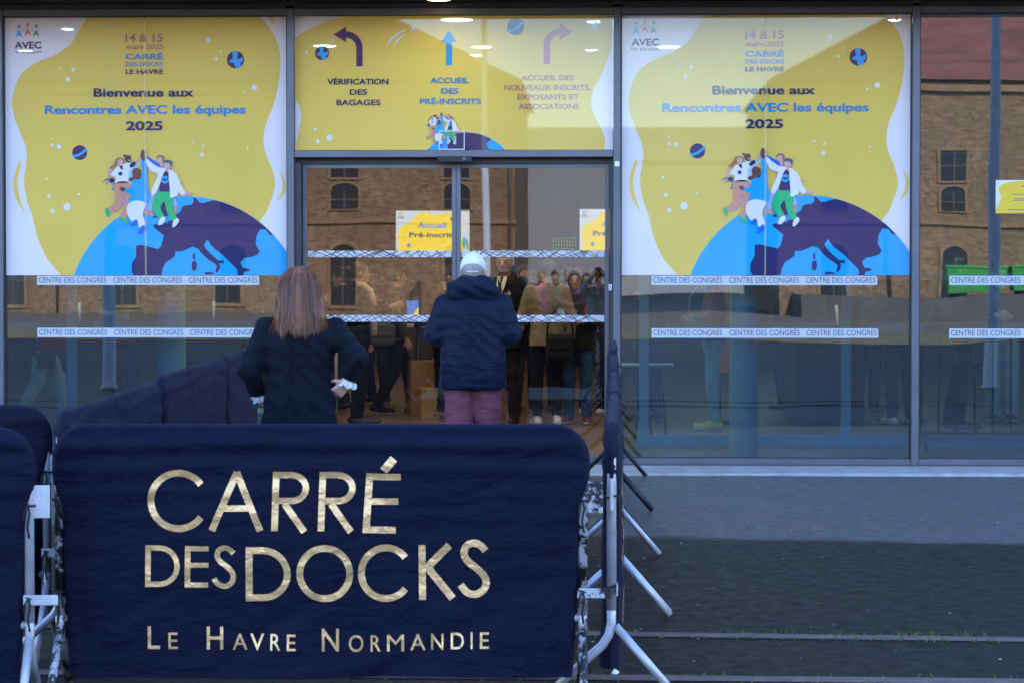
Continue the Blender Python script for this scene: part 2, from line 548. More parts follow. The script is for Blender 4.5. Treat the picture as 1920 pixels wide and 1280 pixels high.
# entrance: transom, head rail, jambs, two sliding leaves
DX0, DX1 = -2.5438, 0.1178
MB().box(DX0, DX1, -0.064, 0.075, 2.594, 2.650, bev=0.003).build('head_rail', M_ALU, BLD)
MB().quad((DX0, 0.0, 2.6505), (DX1, 0.0, 2.6505), (DX1, 0.0, 3.7775), (DX0, 0.0, 3.7775)).build('transom_pane', M_GLASS, BLD)
MB().box(DX0, DX1, 0.076, 0.26, 2.545, 2.652).build('door_track', M_ALUD, BLD)
MB().box(DX0, DX0+0.05, -0.03, 0.22, 0.02, 2.5445).build('jamb', M_ALUD, BLD)
MB().box(DX1-0.03, DX1, -0.03, 0.22, 0.02, 2.5445).build('jamb', M_ALUD, BLD)
MB().box(DX0, DX1, -0.12, 0.2, 0.004, 0.0195).build('door_sill', M_ALU, BLD)
sn = MB().box(-1.345, -1.055, -0.10, -0.066, 2.548, 2.600, bev=0.006).build('door_sensor', M_BLACKM, BLD)
MB().lathe([(0.018, 0.0), (0.015, 0.006)], (0, 0, 0), 14).build('sensor_eye', M_ALU, sn, (-1.12, -0.1005, 2.575), (PI/2, 0, 0))
M_LAT = mat('strip_lattice_line', (0.03, 0.03, 0.035), 0.7, 0, 0.05)
def door_leaf(x0, x1, seed):
    lf = MB()
    w = 0.036
    lf.box(x0, x0+w, 0.085, 0.125, 0.022, 2.540, bev=0.003).box(x1-w, x1, 0.085, 0.125, 0.022, 2.540, bev=0.003)
    lf.box(x0+w+0.001, x1-w-0.001, 0.088, 0.122, 0.022, 0.095).box(x0+w+0.001, x1-w-0.001, 0.088, 0.122, 2.510, 2.538)
    leaf = lf.build('sliding_door', M_ALU, BLD)
    g0, g1 = x0+w+0.0015, x1-w-0.0015
    MB().quad((g0, 0.105, 0.096), (g1, 0.105, 0.096), (g1, 0.105, 2.5095), (g0, 0.105, 2.5095)).build('pane', M_DOORG, leaf)
    rng = random.Random(seed)
    for z0, z1 in ((1.762, 1.817), (1.220, 1.277)):
        s = MB()
        s.quad((g0+0.004, 0.0995, z0), (g1-0.004, 0.0995, z0), (g1-0.004, 0.0995, z1), (g0+0.004, 0.0995, z1))
        s.build('patterned_strip', M_VINYL, leaf)
        l = MB()
        x = g0-0.02
        while x < g1:
            for sg in (1, -1):
                run = rng.uniform(0.03, 0.16)*sg
                a = x+rng.uniform(0, 0.05)
                c = a+run
                if min(a, c) < g0+0.006 or max(a, c) > g1-0.01: continue
                w2 = 0.0054/math.sin(math.atan2(z1-z0, abs(run)))
                l.quad((a, 0.0975+0.0006*(sg+1), z0), (a+w2, 0.0975+0.0006*(sg+1), z0), (c+w2, 0.0975+0.0006*(sg+1), z1), (c, 0.0975+0.0006*(sg+1), z1))
            x += rng.uniform(0.045, 0.075)
        l.build('lattice_lines', M_LAT, leaf)
    return leaf
door_leaf(-2.492, -1.1985, 3)
door_leaf(-1.1965, 0.086, 8)
# small numbered sticker on the right jamb and plain white sticker on the mullion
st = MB().box(0.081, 0.107, -0.0335, -0.0315, 1.485, 1.535).build('number_sticker', mat('sticker_white', (0.8, 0.8, 0.8), 0.5, 0, 0.03), BLD)
p, f = fit_text('5', 0.086, 0.102, 1.492, 1.528, 0.012)
flat('sticker_number', p, f, -0.0342, M_INK, st)
MB().box(0.130, 0.168, -0.0775, -0.0755, 2.515, 2.555).build('plain_sticker', MATS['sticker_white'], BLD)

# lettered vinyl strips on the panes
def vinyl_strip(x0, x1, z0, z1, cut=0.0, y=-0.004, parent=None, mirror=False, m=None, ink=None, reps=3):
    s = MB()
    s.add([(x0, y, z0), (x1, y, z0), (x1, y, z1-cut), (x1-cut, y, z1), (x0, y, z1)], [(0, 1, 2, 3, 4)] if cut else [(0, 1, 2, 4)] if False else [(0, 1, 2, 3, 4)])
    o = s.build('lettered_strip', m or M_VINYL, parent)
    L = x1-x0
    segs = ((0.007, 0.3125), (0.344, 0.654), (0.684, 0.993))
    for a, b in segs:
        p, f = fit_text('CENTRE DES CONGRÈS', x0+L*a, x0+L*b, z0+0.019, z0+0.064*(z1-z0)/0.077, 0.0, mirror=mirror)
        flat('lettering', p, f, y-0.0016, ink or M_INK, o)
    return o
for (x0, x1) in ((-4.725, -2.849), (0.440, 2.310), (2.908, 4.780), (-7.16, -5.29)):
    vinyl_strip(x0, x1, 1.529, 1.605, 0.012 if x0 > 0 and x0 < 1 else 0.0001, parent=BLD)
    vinyl_strip(x0, x1+0.012, 1.092, 1.169, 0.014 if x0 > 0 and x0 < 1 else 0.0001, parent=BLD)

# ------------------------------------------------------------------ the hall behind the glass
HX0, HX1, HY1 = -15.4, 15.4, 24.0
tag(MB().box(HX0, HX1, 0.28, HY1, 0.003, 0.012).build('floor', M_HALLFLOOR), kind='structure')
tag(MB().box(HX0, HX1, 0.10, HY1, 3.80, 3.845).build('ceiling', M_HALLCEIL), kind='structure')
tag(MB().box(HX0, HX1, HY1, HY1+0.2, 0.0, 3.795).build('wall_back', M_HALLWALL), kind='structure')
tag(MB().box(HX0-0.1, HX0, 0.10, HY1-0.01, 0.0, 3.795).build('wall_left', M_HALLWALL), kind='structure')
tag(MB().box(HX1, HX1+0.1, 0.10, HY1-0.01, 0.0, 3.795).build('wall_right', M_HALLWALL), kind='structure')
# ceiling beams
for i, y in enumerate((4.0, 8.0, 12.5, 17.0)):
    tag(MB().box(HX0+0.01, HX1-0.01, y, y+0.25, 3.52, 3.799).build('ceiling_beam', M_HALLCEIL), kind='structure')

LAMPS = [(-1.22, 0.55, 0.14), (-2.35, 5.1, 0.10), (-0.75, 4.9, 0.10), (0.0, 5.3, 0.09), (-2.62, 2.9, 0.11), (-1.13, 3.05, 0.10), (0.66, 3.1, 0.11), (4.30, 4.75, 0.11), (-4.72, 1.2, 0.055), (-0.05, 0.75, 0.06), (2.53, 0.7, 0.06), (-5.6, 3.3, 0.07),  # lamps above the people just inside the doors are added to light their faces
         (-4.6, 3.5, 0.06), (-0.08, 3.4, 0.06), (-1.22, 3.9, 0.06), (-6.4, 14.6, 0.11), (-5.0, 14.6, 0.11), (-3.2, 12.0, 0.11), (2.9, 12.0, 0.11), (5.0, 14.4, 0.11), (4.2, 6.2, 0.10), (-2.6, 6.4, 0.10),
         (0.9, 6.4, 0.10), (-0.3, 10.4, 0.11), (1.6, 16.0, 0.11), (-2.0, 16.0, 0.11), (6.6, 10.4, 0.11), (-7.0, 9.4, 0.11), (3.2, 20.0, 0.11), (-4.2, 20.0, 0.11)]
for (x, y, r) in LAMPS:
    l = empty('ceiling_lamp', (x, y, 3.80), label='round warm ceiling lamp glowing in the hall behind the glass front', cat='lamp', group='round lamps in the hall ceiling')
    MB().lathe([(r*1.16, 0.0), (r*1.15, -0.002), (r*1.0, -0.003)], (0, 0, -0.0005), 26).build('rim', M_ALUD, l)
    MB().lathe([(r, 0.0), (r*0.85, -0.005), (r*0.55, -0.009), (r*0.2, -0.011), (0.001, -0.0112)], (0, 0, -0.004), 26).build('disc', M_LAMP, l)

def column(x, y, label):
    MBo = MB().lathe([(0.14, 0.0), (0.14, 0.02), (0.125, 0.03), (0.125, 3.76), (0.135, 3.78)], (0, 0, 0.0125), 32)
    o = MBo.build('column', M_TEAL, None, (x, y, 0))
    return tag(o, label, 'column')
column(1.24, 0.55, 'round grey green column behind the glass right of the entrance')
column(-3.69, 0.55, 'round grey green column behind the glass left of the entrance')

def partition(x0, x1, posts, label):
    P = empty('glass_partition', ((x0+x1)/2, 2.4, 0.0), label=label, cat='partition')
    ox = -(x0+x1)/2
    MB().box(x0+ox, x1+ox, -0.035, 0.035, 0.013, 0.125, bev=0.003).build('base_rail', M_TEAL, P)
    MB().box(x0+ox, x1+ox, -0.03, 0.03, 3.60, 3.70).build('top_rail', M_TEAL, P)
    pp = sorted(posts)
    for x in pp:
        MB().box(x-0.045+ox, x+0.045+ox, -0.03, 0.03, 0.1255, 3.5995, bev=0.003).build('post', M_TEAL, P)
    for a, b in zip(pp[:-1], pp[1:]):
        a2, b2 = a+0.046+ox, b-0.046+ox
        MB().quad((a2, 0, 0.126), (b2, 0, 0.126), (b2, 0, 3.599), (a2, 0, 3.599)).build('pane', M_INNERG, P)
        if b2-a2 > 1.2:
            for z in (1.10, 1.56):
                vinyl_strip(a2+0.15, min(b2-0.05, a2+2.0), z, z+0.075, 0.0001, y=0.004, parent=P, mirror=True, m=MATS.get('frosted') or film_mat('frosted', (0.30, 0.42, 0.42), 0.45, 0.3), ink=M_TEAL)
    return P
partition(0.36, 5.6, (0.42, 2.30, 5.5), 'inner glass screen with teal rails right of the entrance')
partition(-7.4, -2.74, (-7.3, -4.96, -2.8), 'inner glass screen with teal rails left of the entrance')

# ------------------------------------------------------------------ warehouses across the quay (mirrored in the glass)
M_TILE = mat('red_roof_tiles', (0.24, 0.085, 0.06), 0.85, 0, 0.3, 0.6, 12, 0.4, 0.03, stretch=(1, 1, 4))
M_WFRAME = mat('old_window_paint', (0.10, 0.085, 0.07), 0.7, 0, 0.2)
M_WPANE = mat('dusty_pane', (0.035, 0.035, 0.04), 0.2, 0, 0.2)
M_STONE = mat('brick_trim', (0.27, 0.17, 0.09), 0.85, 0, 0.2, 2.0)
def warehouse(x0, x1, y0, y1, eave, ridge, rx0, rx1, label):
    B = empty('brick_warehouse', ((x0+x1)/2, y0, 0), label=label, cat='warehouse')
    ox, oy = -(x0+x1)/2, -y0
    MB().box(x0+ox, x1+ox, y1+oy, 0.0, 0.0, eave).build('wall', M_BRICK, B)
    ym = (y0+y1)/2+oy
    e = 0.35
    vs = [(x0-e+ox, e, eave), (x1+e+ox, e, eave), (x1+e+ox, y1+oy-e, eave), (x0-e+ox, y1+oy-e, eave), (rx0+ox, ym, ridge), (rx1+ox, ym, ridge)]
    MB().add(vs, [(0, 1, 5, 4), (2, 3, 4, 5), (1, 2, 5), (3, 0, 4), (3, 2, 1, 0)]).build('roof', M_TILE, B)
    MB().box(x0+ox-0.1, x1+ox+0.1, 0.001, 0.22, eave-0.45, eave-0.18).box(x0+ox-0.05, x1+ox+0.05, 0.001, 0.12, 3.55, 3.72).build('cornice', M_STONE, B)
    n = int((x1-x0)//4.4)
    rows = ((5.35, 6.55, 0.0), (4.1, 4.85, 0.28), (0.35, 2.4, 0.35))
    for i in range(n):
        xc = x0+ox+(i+0.5)*(x1-x0)/n
        for z0, z1, arch in rows:
            hw = 0.52
            pts = [(xc-hw, z0), (xc+hw, z0), (xc+hw, z1)] + ([(xc+hw*math.cos(a), z1+arch*math.sin(a)) for a in np.linspace(0.15, PI-0.15, 9)] if arch else []) + [(xc-hw, z1)]
            w = MB()
            k = len(pts)
            out = [(xc+(p[0]-xc)*1.22, (z0+z1)/2+(p[1]-(z0+z1)/2)*1.13) for p in pts]
            w.add([(p[0], 0.075, p[1]) for p in out]+[(p[0], 0.075, p[1]) for p in pts]+[(p[0], 0.012, p[1]) for p in pts]+[(p[0], 0.002, p[1]) for p in out],
                  [(j, (j+1) % k, k+(j+1) % k, k+j) for j in range(k)]+[(k+j, k+(j+1) % k, 2*k+(j+1) % k, 2*k+j) for j in range(k)]+[(3*k+j, 3*k+(j+1) % k, (j+1) % k, j) for j in range(k)])
            wo = w.build('window', M_STONE, B)
            MB().add([(p[0], 0.010, p[1]) for p in pts], [tuple(range(k))]).build('pane', M_WPANE, wo)
            MB().box(xc-0.03, xc+0.03, 0.014, 0.05, z0, z1).box(xc-hw, xc+hw, 0.014, 0.04, (z0+z1)/2-0.03, (z0+z1)/2+0.03).build('glazing_bar', M_WFRAME, wo)
        if i % 2 == 0:
            MB().tube([(xc+2.0, 0.09, 0.1), (xc+2.0, 0.09, eave-0.2)], 0.055, 8).build('drainpipe', M_WFRAME, B)
    return B
warehouse(-52.0, -3.4, -75.0, -95.0, 9.2, 13.5, -42.0, -10.5, 'long brick warehouse with red hipped roof mirrored in the door glass')
warehouse(7.0, 56.0, -75.0, -95.0, 9.2, 13.5, 14.0, 46.0, 'brick warehouse with red hipped roof mirrored in the far right pane')
S = empty('harbour_shed', (2, -150, 0), label='low far shed mirrored between the two warehouse roofs', cat='shed')
MB().box(-16, 16, -12, 0, 0, 9.5).build('wall', mat('shed_grey', (0.3, 0.29, 0.28), 0.8), S)
MB().add([(-16.5, 0.5, 9.5), (16.5, 0.5, 9.5), (16.5, -12.5, 9.5), (-16.5, -12.5, 9.5), (-16.5, -6, 12.2), (16.5, -6, 12.2)], [(0, 1, 5, 4), (2, 3, 4, 5), (1, 2, 5), (3, 0, 4)]).build('roof', mat('shed_roof', (0.25, 0.26, 0.28), 0.6), S)

def lamp_post(x, y, h, r, label):
    P = empty('lamp_post', (x, y, 0), label=label, cat='lamp post')
    m = mat('pale_post_paint', (0.55, 0.56, 0.58), 0.5, 0, 0.1)
    MB().lathe([(r*1.25, 0), (r*1.25, 0.04), (r, 0.05), (r*0.6, h)], (0, 0, 0), 16).build('post', m, P)
    MB().tube([(0, 0, h-0.05), (0, 0.25, h+0.15), (0, 0.9, h+0.25)], [r*0.5, r*0.4, r*0.35], 10).build('arm', m, P)
    MB().box(-0.11, 0.11, 0.8, 1.35, h+0.16, h+0.27, bev=0.03).build('lamp_head', m, P)
lamp_post(5.55, -14.0, 7.5, 0.10, 'pale lamp post mirrored in the far right pane')
lamp_post(-6.95, -14.0, 7.5, 0.09, 'pale lamp post mirrored in the left pane under the poster')
lamp_post(-3.9, -62.0, 11.0, 0.13, 'tall pale lamp post mirrored in the right door leaf')

def bin_(x, y, label):
    B = empty('waste_container', (x, y, 0), label=label, cat='container', group='green waste containers by the warehouse')
    g = mat('green_plastic', (0.05, 0.30, 0.06), 0.5, 0, 0.15)
    MB().add([(-1.1, -0.5, 0.2), (1.1, -0.5, 0.2), (1.1, 0.5, 0.2), (-1.1, 0.5, 0.2), (-1.25, -0.6, 1.5), (1.25, -0.6, 1.5), (1.25, 0.6, 1.5), (-1.25, 0.6, 1.5)],
             [(3, 2, 1, 0), (0, 1, 5, 4), (1, 2, 6, 5), (2, 3, 7, 6), (3, 0, 4, 7)]).build('body', g, B)
    MB().box(-1.3, 1.3, -0.65, 0.65, 1.5, 1.62, bev=0.04).build('lid', mat('green_lid', (0.06, 0.36, 0.08), 0.5), B)
    for sx in (-1, 1):
        for sy in (-1, 1):
            MB().lathe([(0.1, -0.04), (0.12, 0), (0.1, 0.04)], (0, 0, 0), 12).build('wheel', M_BLACKM, B, (sx*0.85, sy*0.4, 0.12), (PI/2, 0, 0))
    return B
tag(MB().box(7.5, 40, -74.9, -69.8, 0.0, 0.85).build('loading_platform', mat('platform_concrete', (0.11, 0.10, 0.09), 0.9, 0, 0.2, 1.0)), kind='structure')
for x, lab in ((14.2, 'green waste container on the platform, mirrored left of the pale post'), (17.0, 'green waste container on the platform, mirrored right of the pale post')):
    o = bin_(x, -72.5, lab)
    o.location.z = 0.85; o.scale = (1.05, 1, 0.72)
for x, lab in ((7.55, 'short pale bollard mirrored below the right poster'), (-16.5, 'short pale bollard mirrored at the left end of the left pane'), (-12.2, 'short pale bollard mirrored beside the left lamp post'), (14.6, 'short pale bollard mirrored in the far right pane')):
    o = MB().lathe([(0.055, 0.0), (0.055, 0.62), (0.035, 0.66)], (0, 0, 0), 12).build('bollard', mat('bollard_white', (0.50, 0.46, 0.38), 0.6), None, (x, -57.0, 0.006))
    tag(o, lab, 'bollard', 'bollards along the far quay')
# ------------------------------------------------------------------ the printed posters behind the panes
YEL = (0.82, 0.575, 0.110)
F_WHITE = film_mat('film_white', (0.84, 0.77, 0.77), 0.045, 0.10)
F_YEL = film_mat('film_yellow', YEL, 0.045, 0.12)
def ink(name, col):
    return film_mat('film_'+name, col, 0.0, 0.06)
I_NAVY = ink('navy', (0.020, 0.022, 0.105))
I_BLUE = ink('blue', (0.0, 0.35, 0.72))
I_BLUET = ink('blue_text', (0.0, 0.21, 0.50))
I_MAUVE = ink('mauve', (0.46, 0.16, 0.17))
I_PALE = ink('pale', (0.74, 0.73, 0.80))
I_YEL = ink('yellow_print', YEL)
I_SKIN = ink('skin', (0.66, 0.36, 0.29))
I_BROWN = ink('brown', (0.13, 0.06, 0.055))
I_GINGER = ink('ginger', (0.42, 0.17, 0.075))
I_HAIR2 = ink('brown_hair', (0.32, 0.16, 0.12))
I_ORANGE = ink('salmon', (0.62, 0.27, 0.18))
I_GREEN = ink('green', (0.0, 0.45, 0.16))
I_TEALH = ink('teal_hair', (0.05, 0.12, 0.17))
I_DKBLUE = ink('royal_blue', (0.005, 0.13, 0.58))
I_LILAC = ink('lilac', (0.33, 0.45, 0.70))
I_MINT = ink('mint', (0.42, 0.62, 0.64))
I_LINE = ink('thin_line', (0.12, 0.13, 0.25))
I_LGREEN = ink('logo_green', (0.10, 0.33, 0.17))
I_LRED = ink('logo_red', (0.60, 0.20, 0.13))

class Poster:
    """flat artwork in its own picture units; (ax, ay) is the top left corner, k metres per unit"""
    def __init__(s, name, x0, z1, w, h, ax, ay, aw, ah, label, cat='poster', y=-0.005):
        s.root = empty(name, (x0, y, z1-h), label=label, cat=cat)
        s.w, s.h, s.ax, s.ay, s.aw, s.ah = w, h, ax, ay, aw, ah
        s.tr = lambda p: p
    def P(s, p):
        return ((p[0]-s.ax)/s.aw*s.w, s.h*(1-(p[1]-s.ay)/s.ah))
    def poly(s, name, pts, m, layer, parent=None, smooth=0, do_clip=True):
        if smooth: pts = smooth_poly(pts, smooth)
        pts = [s.tr(p) for p in pts]
        if do_clip: pts = clip(pts, s.ax, s.ay, s.ax+s.aw, s.ay+s.ah)
        if len(pts) < 3: return None
        return flat(name, [s.P(p) for p in pts], [tuple(range(len(pts)))], -0.0013*layer, m, parent or s.root)
    def multi(s, name, polys, m, layer, parent=None):
        vs = []; fs = []
        for pts in polys:
            pts = clip([s.tr(p) for p in pts], s.ax, s.ay, s.ax+s.aw, s.ay+s.ah)
            if len(pts) < 3: continue
            b = len(vs); vs += [s.P(p) for p in pts]; fs.append(tuple(range(b, b+len(pts))))
        return flat(name, vs, fs, -0.0013*layer, m, parent or s.root)
    def text(s, body, x0, x1, top, base, m, offset=0.03, layer=4, parent=None, name='lettering'):
        a = s.P(s.tr((x0, base))); b = s.P(s.tr((x1, top)))
        p, f = fit_text(body, a[0], b[0], a[1], b[1], offset)
        return flat(name, p, f, -0.0013*layer, m, parent or s.root)

def c1(L): return [(x/3.368, y/3.368+20) for x, y in L]
def c2(L): return [(x/3.048, y/3.048+380) for x, y in L]

def figures(po, X, lay):
    """the group of drawn figures reaching up to one high five; X maps drawing units to poster units"""
    T = lambda L: [X(p) for p in L]
    sm = lambda L, n=4: smooth_poly(T(L), n)
    g = empty('figure_drawing', (0, 0, 0), parent=po.root)
    def d(name, m, l, *polys): return po.multi(name, polys, m, lay+l, g)
    # far figures first
    d('far_trousers', I_LILAC, 0, sm([(740, 660), (850, 610), (990, 640), (1075, 790), (1040, 850), (900, 700), (790, 800), (750, 885), (685, 880), (700, 760)]), sm([(440, 540), (480, 560), (390, 760), (300, 890), (260, 900), (350, 740)]))
    d('far_shoes', I_ORANGE, 1, sm([(630, 915), (690, 885), (755, 900), (755, 955), (660, 945)]), sm([(1045, 840), (1080, 820), (1078, 900), (1060, 940), (1030, 900)]))
    d('far_shirt_blue', I_DKBLUE, 1, sm([(678, 170), (760, 215), (860, 270), (960, 280), (1010, 350), (990, 420), (820, 430), (830, 320), (690, 215)]))
    d('far_face', I_SKIN, 2, sm([(815, 190), (880, 180), (895, 240), (900, 300), (870, 310), (845, 260), (818, 245)]), sm([(1125, 512), (1165, 510), (1170, 530), (1135, 535)]))
    d('far_hair', I_HAIR2, 3, sm([(808, 205), (820, 165), (865, 152), (910, 170), (918, 215), (905, 250), (890, 245), (885, 195), (850, 180), (825, 195)]))
    d('mint_shirt', I_MINT, 1, sm([(405, 265), (470, 255), (530, 280), (612, 215), (600, 260), (520, 340), (500, 470), (480, 530), (425, 530), (430, 380)]))
    d('bearded_head', I_BROWN, 2, sm([(385, 185), (420, 155), (462, 165), (470, 210), (465, 250), (430, 255), (395, 230)]), sm([(365, 155), (385, 143), (400, 165), (378, 182)]), sm([(435, 470), (470, 450), (480, 490), (440, 495)]))
    # woman with ginger hair
    d('ginger_hair', I_GINGER, 3, sm([(245, 260), (260, 210), (310, 185), (365, 200), (382, 240), (360, 285), (310, 270), (250, 310), (215, 360), (180, 345), (190, 315)]))
    d('pale_skin', I_SKIN, 4, sm([(290, 240), (330, 205), (365, 235), (358, 280), (315, 290)]), sm([(165, 360), (195, 335), (218, 355), (205, 420), (205, 470), (175, 470)]), sm([(520, 245), (575, 190), (605, 120), (650, 90), (680, 130), (670, 190), (610, 210), (530, 280)]))
    d('white_top', I_PALE, 5, sm([(305, 300), (460, 265), (470, 350), (435, 370), (430, 510), (345, 525), (262, 520), (265, 450), (205, 425), (225, 375)]))
    d('navy_sleeve', I_NAVY, 6, sm([(455, 280), (515, 240), (530, 285), (465, 322)]), T([(308, 300), (358, 292), (362, 360), (335, 340)]), sm([(180, 475), (215, 460), (245, 490), (215, 525), (185, 510)]), T(circle(328, 403, 27)))
    d('salmon_trousers', I_ORANGE, 5, sm([(270, 520), (430, 512), (470, 600), (465, 680), (440, 800), (425, 930), (395, 1000), (325, 965), (370, 850), (385, 770), (355, 690), (350, 800), (290, 890), (185, 915), (158, 860), (245, 780), (250, 640)]))
    d('green_shoes', I_GREEN, 6, sm([(120, 875), (150, 857), (178, 915), (170, 970), (155, 985), (130, 930)]), sm([(320, 1000), (345, 980), (405, 1010), (427, 1065), (385, 1055)]))
    d('stethoscope', I_DKBLUE, 6, *[stroke(smooth_poly(T(q), 4, False), 9*abs(X((1, 0))[0]-X((0, 0))[0])) for q in ([(165, 470), (120, 480), (97, 520)], [(150, 470), (160, 510), (135, 548)], [(240, 470), (235, 540), (222, 605)])], T(circle(222, 608, 13)))
    # woman in blue seen from behind
    d('blue_jumper', I_BLUE, 7, sm([(610, 235), (655, 218), (680, 260), (690, 420), (695, 560), (715, 680), (710, 770), (640, 800), (445, 780), (465, 680), (395, 660), (390, 600), (470, 590), (500, 490), (590, 460), (615, 380)]))
    d('dark_hands', I_BROWN, 8, sm([(600, 155), (612, 100), (630, 80), (650, 105), (668, 150), (655, 215), (620, 225)]), sm([(322, 595), (350, 578), (390, 600), (385, 630), (340, 635)]))
    d('dark_hair', I_BROWN, 8, sm([(485, 380), (510, 335), (560, 328), (600, 360), (605, 430), (590, 475), (520, 480), (470, 508), (455, 480), (490, 440)]))
    d('white_trousers', I_PALE, 8, sm([(420, 830), (460, 780), (560, 760), (680, 800), (640, 880), (628, 960), (660, 1090), (580, 1120), (550, 1040), (480, 1035), (425, 960), (410, 890)]))
    d('blue_shoes', I_DKBLUE, 9, sm([(470, 1100), (490, 1040), (540, 1010), (557, 1055), (500, 1085)]), sm([(562, 1205), (585, 1130), (635, 1090), (665, 1135), (600, 1195)]))
    # man in white coat
    d('green_trousers', I_GREEN, 8, sm([(850, 640), (1000, 640), (1030, 720), (1025, 850), (1050, 930), (1085, 1000), (1040, 1042), (980, 985), (935, 870), (915, 775), (862, 855), (915, 975), (860, 1005), (775, 910), (745, 820), (780, 720)]))
    d('navy_shirt', I_NAVY, 9, T([(905, 385), (940, 370), (985, 390), (990, 645), (848, 640), (860, 480)]))
    d('shirt_badge', I_BLUE, 10, T(circle(925, 483, 52)))
    d('badge_mark', I_NAVY, 11, sm([(885, 455), (905, 475), (925, 470), (945, 475), (965, 455), (960, 485), (925, 500), (890, 485)]))
    d('coat_face', I_SKIN, 9, sm([(912, 260), (960, 240), (1005, 265), (995, 310), (985, 345), (975, 395), (925, 365), (945, 340), (915, 315)]), sm([(1170, 685), (1200, 655), (1270, 648), (1280, 665), (1235, 695), (1190, 695)]), sm([(655, 130), (680, 130), (685, 190), (665, 210)]))
    d('coat_hair', I_TEALH, 10, sm([(908, 262), (915, 228), (960, 218), (1005, 230), (1022, 260), (1008, 310), (990, 275), (950, 258)]))
    d('white_coat', I_PALE, 10, sm([(668, 225), (690, 205), (750, 260), (830, 315), (935, 335), (895, 420), (850, 560), (780, 690), (740, 640), (800, 500), (825, 405), (740, 370), (690, 300)]), sm([(980, 345), (1070, 400), (1110, 470), (1140, 560), (1197, 650), (1150, 690), (1105, 650), (1095, 690), (1000, 722), (993, 640), (978, 470)]))
    d('white_shoes', I_PALE, 9, sm([(832, 1085), (850, 1015), (905, 975), (930, 1020), (880, 1075)]), sm([(1022, 1110), (1035, 1040), (1085, 995), (1110, 1035), (1060, 1105)]))
    d('smile', I_PALE, 11, sm([(325, 250), (340, 258), (352, 248), (340, 266)]), sm([(440, 222), (462, 218), (455, 236)]), sm([(828, 220), (848, 222), (838, 234)]), sm([(928, 292), (948, 294), (936, 304)]))
    return g

def small_globe(po, cx, cy, r, lay):
    g = po.poly('planet', circle(cx, cy, r), I_NAVY, lay, do_clip=False)
    k = r/55.0
    L = [(1470, 268), (1505, 265), (1502, 300), (1510, 315), (1525, 305), (1540, 305), (1535, 330), (1520, 340), (1530, 360), (1515, 368), (1490, 368), (1480, 340), (1455, 335), (1452, 320), (1475, 305)]
    po.poly('planet_land', [(cx+(x-1491)*k*0.98, cy+(y-317)*k*0.98) for x, y in L], I_BLUE, lay+1, g, 3, False)
    return g

def ringed_planet(po, cx, cy, r, lay):
    g = po.poly('planet', circle(cx, cy, r), I_NAVY, lay, do_clip=False)
    k = r/47.0
    po.poly('planet_ring', stroke(smooth_poly([(cx-47*k, cy+20*k), (cx-20*k, cy+20*k), (cx+15*k, cy+2*k), (cx+47*k, cy-26*k)], 5, False), 14*k), I_BLUE, lay+1, g, 0, False)
    return g

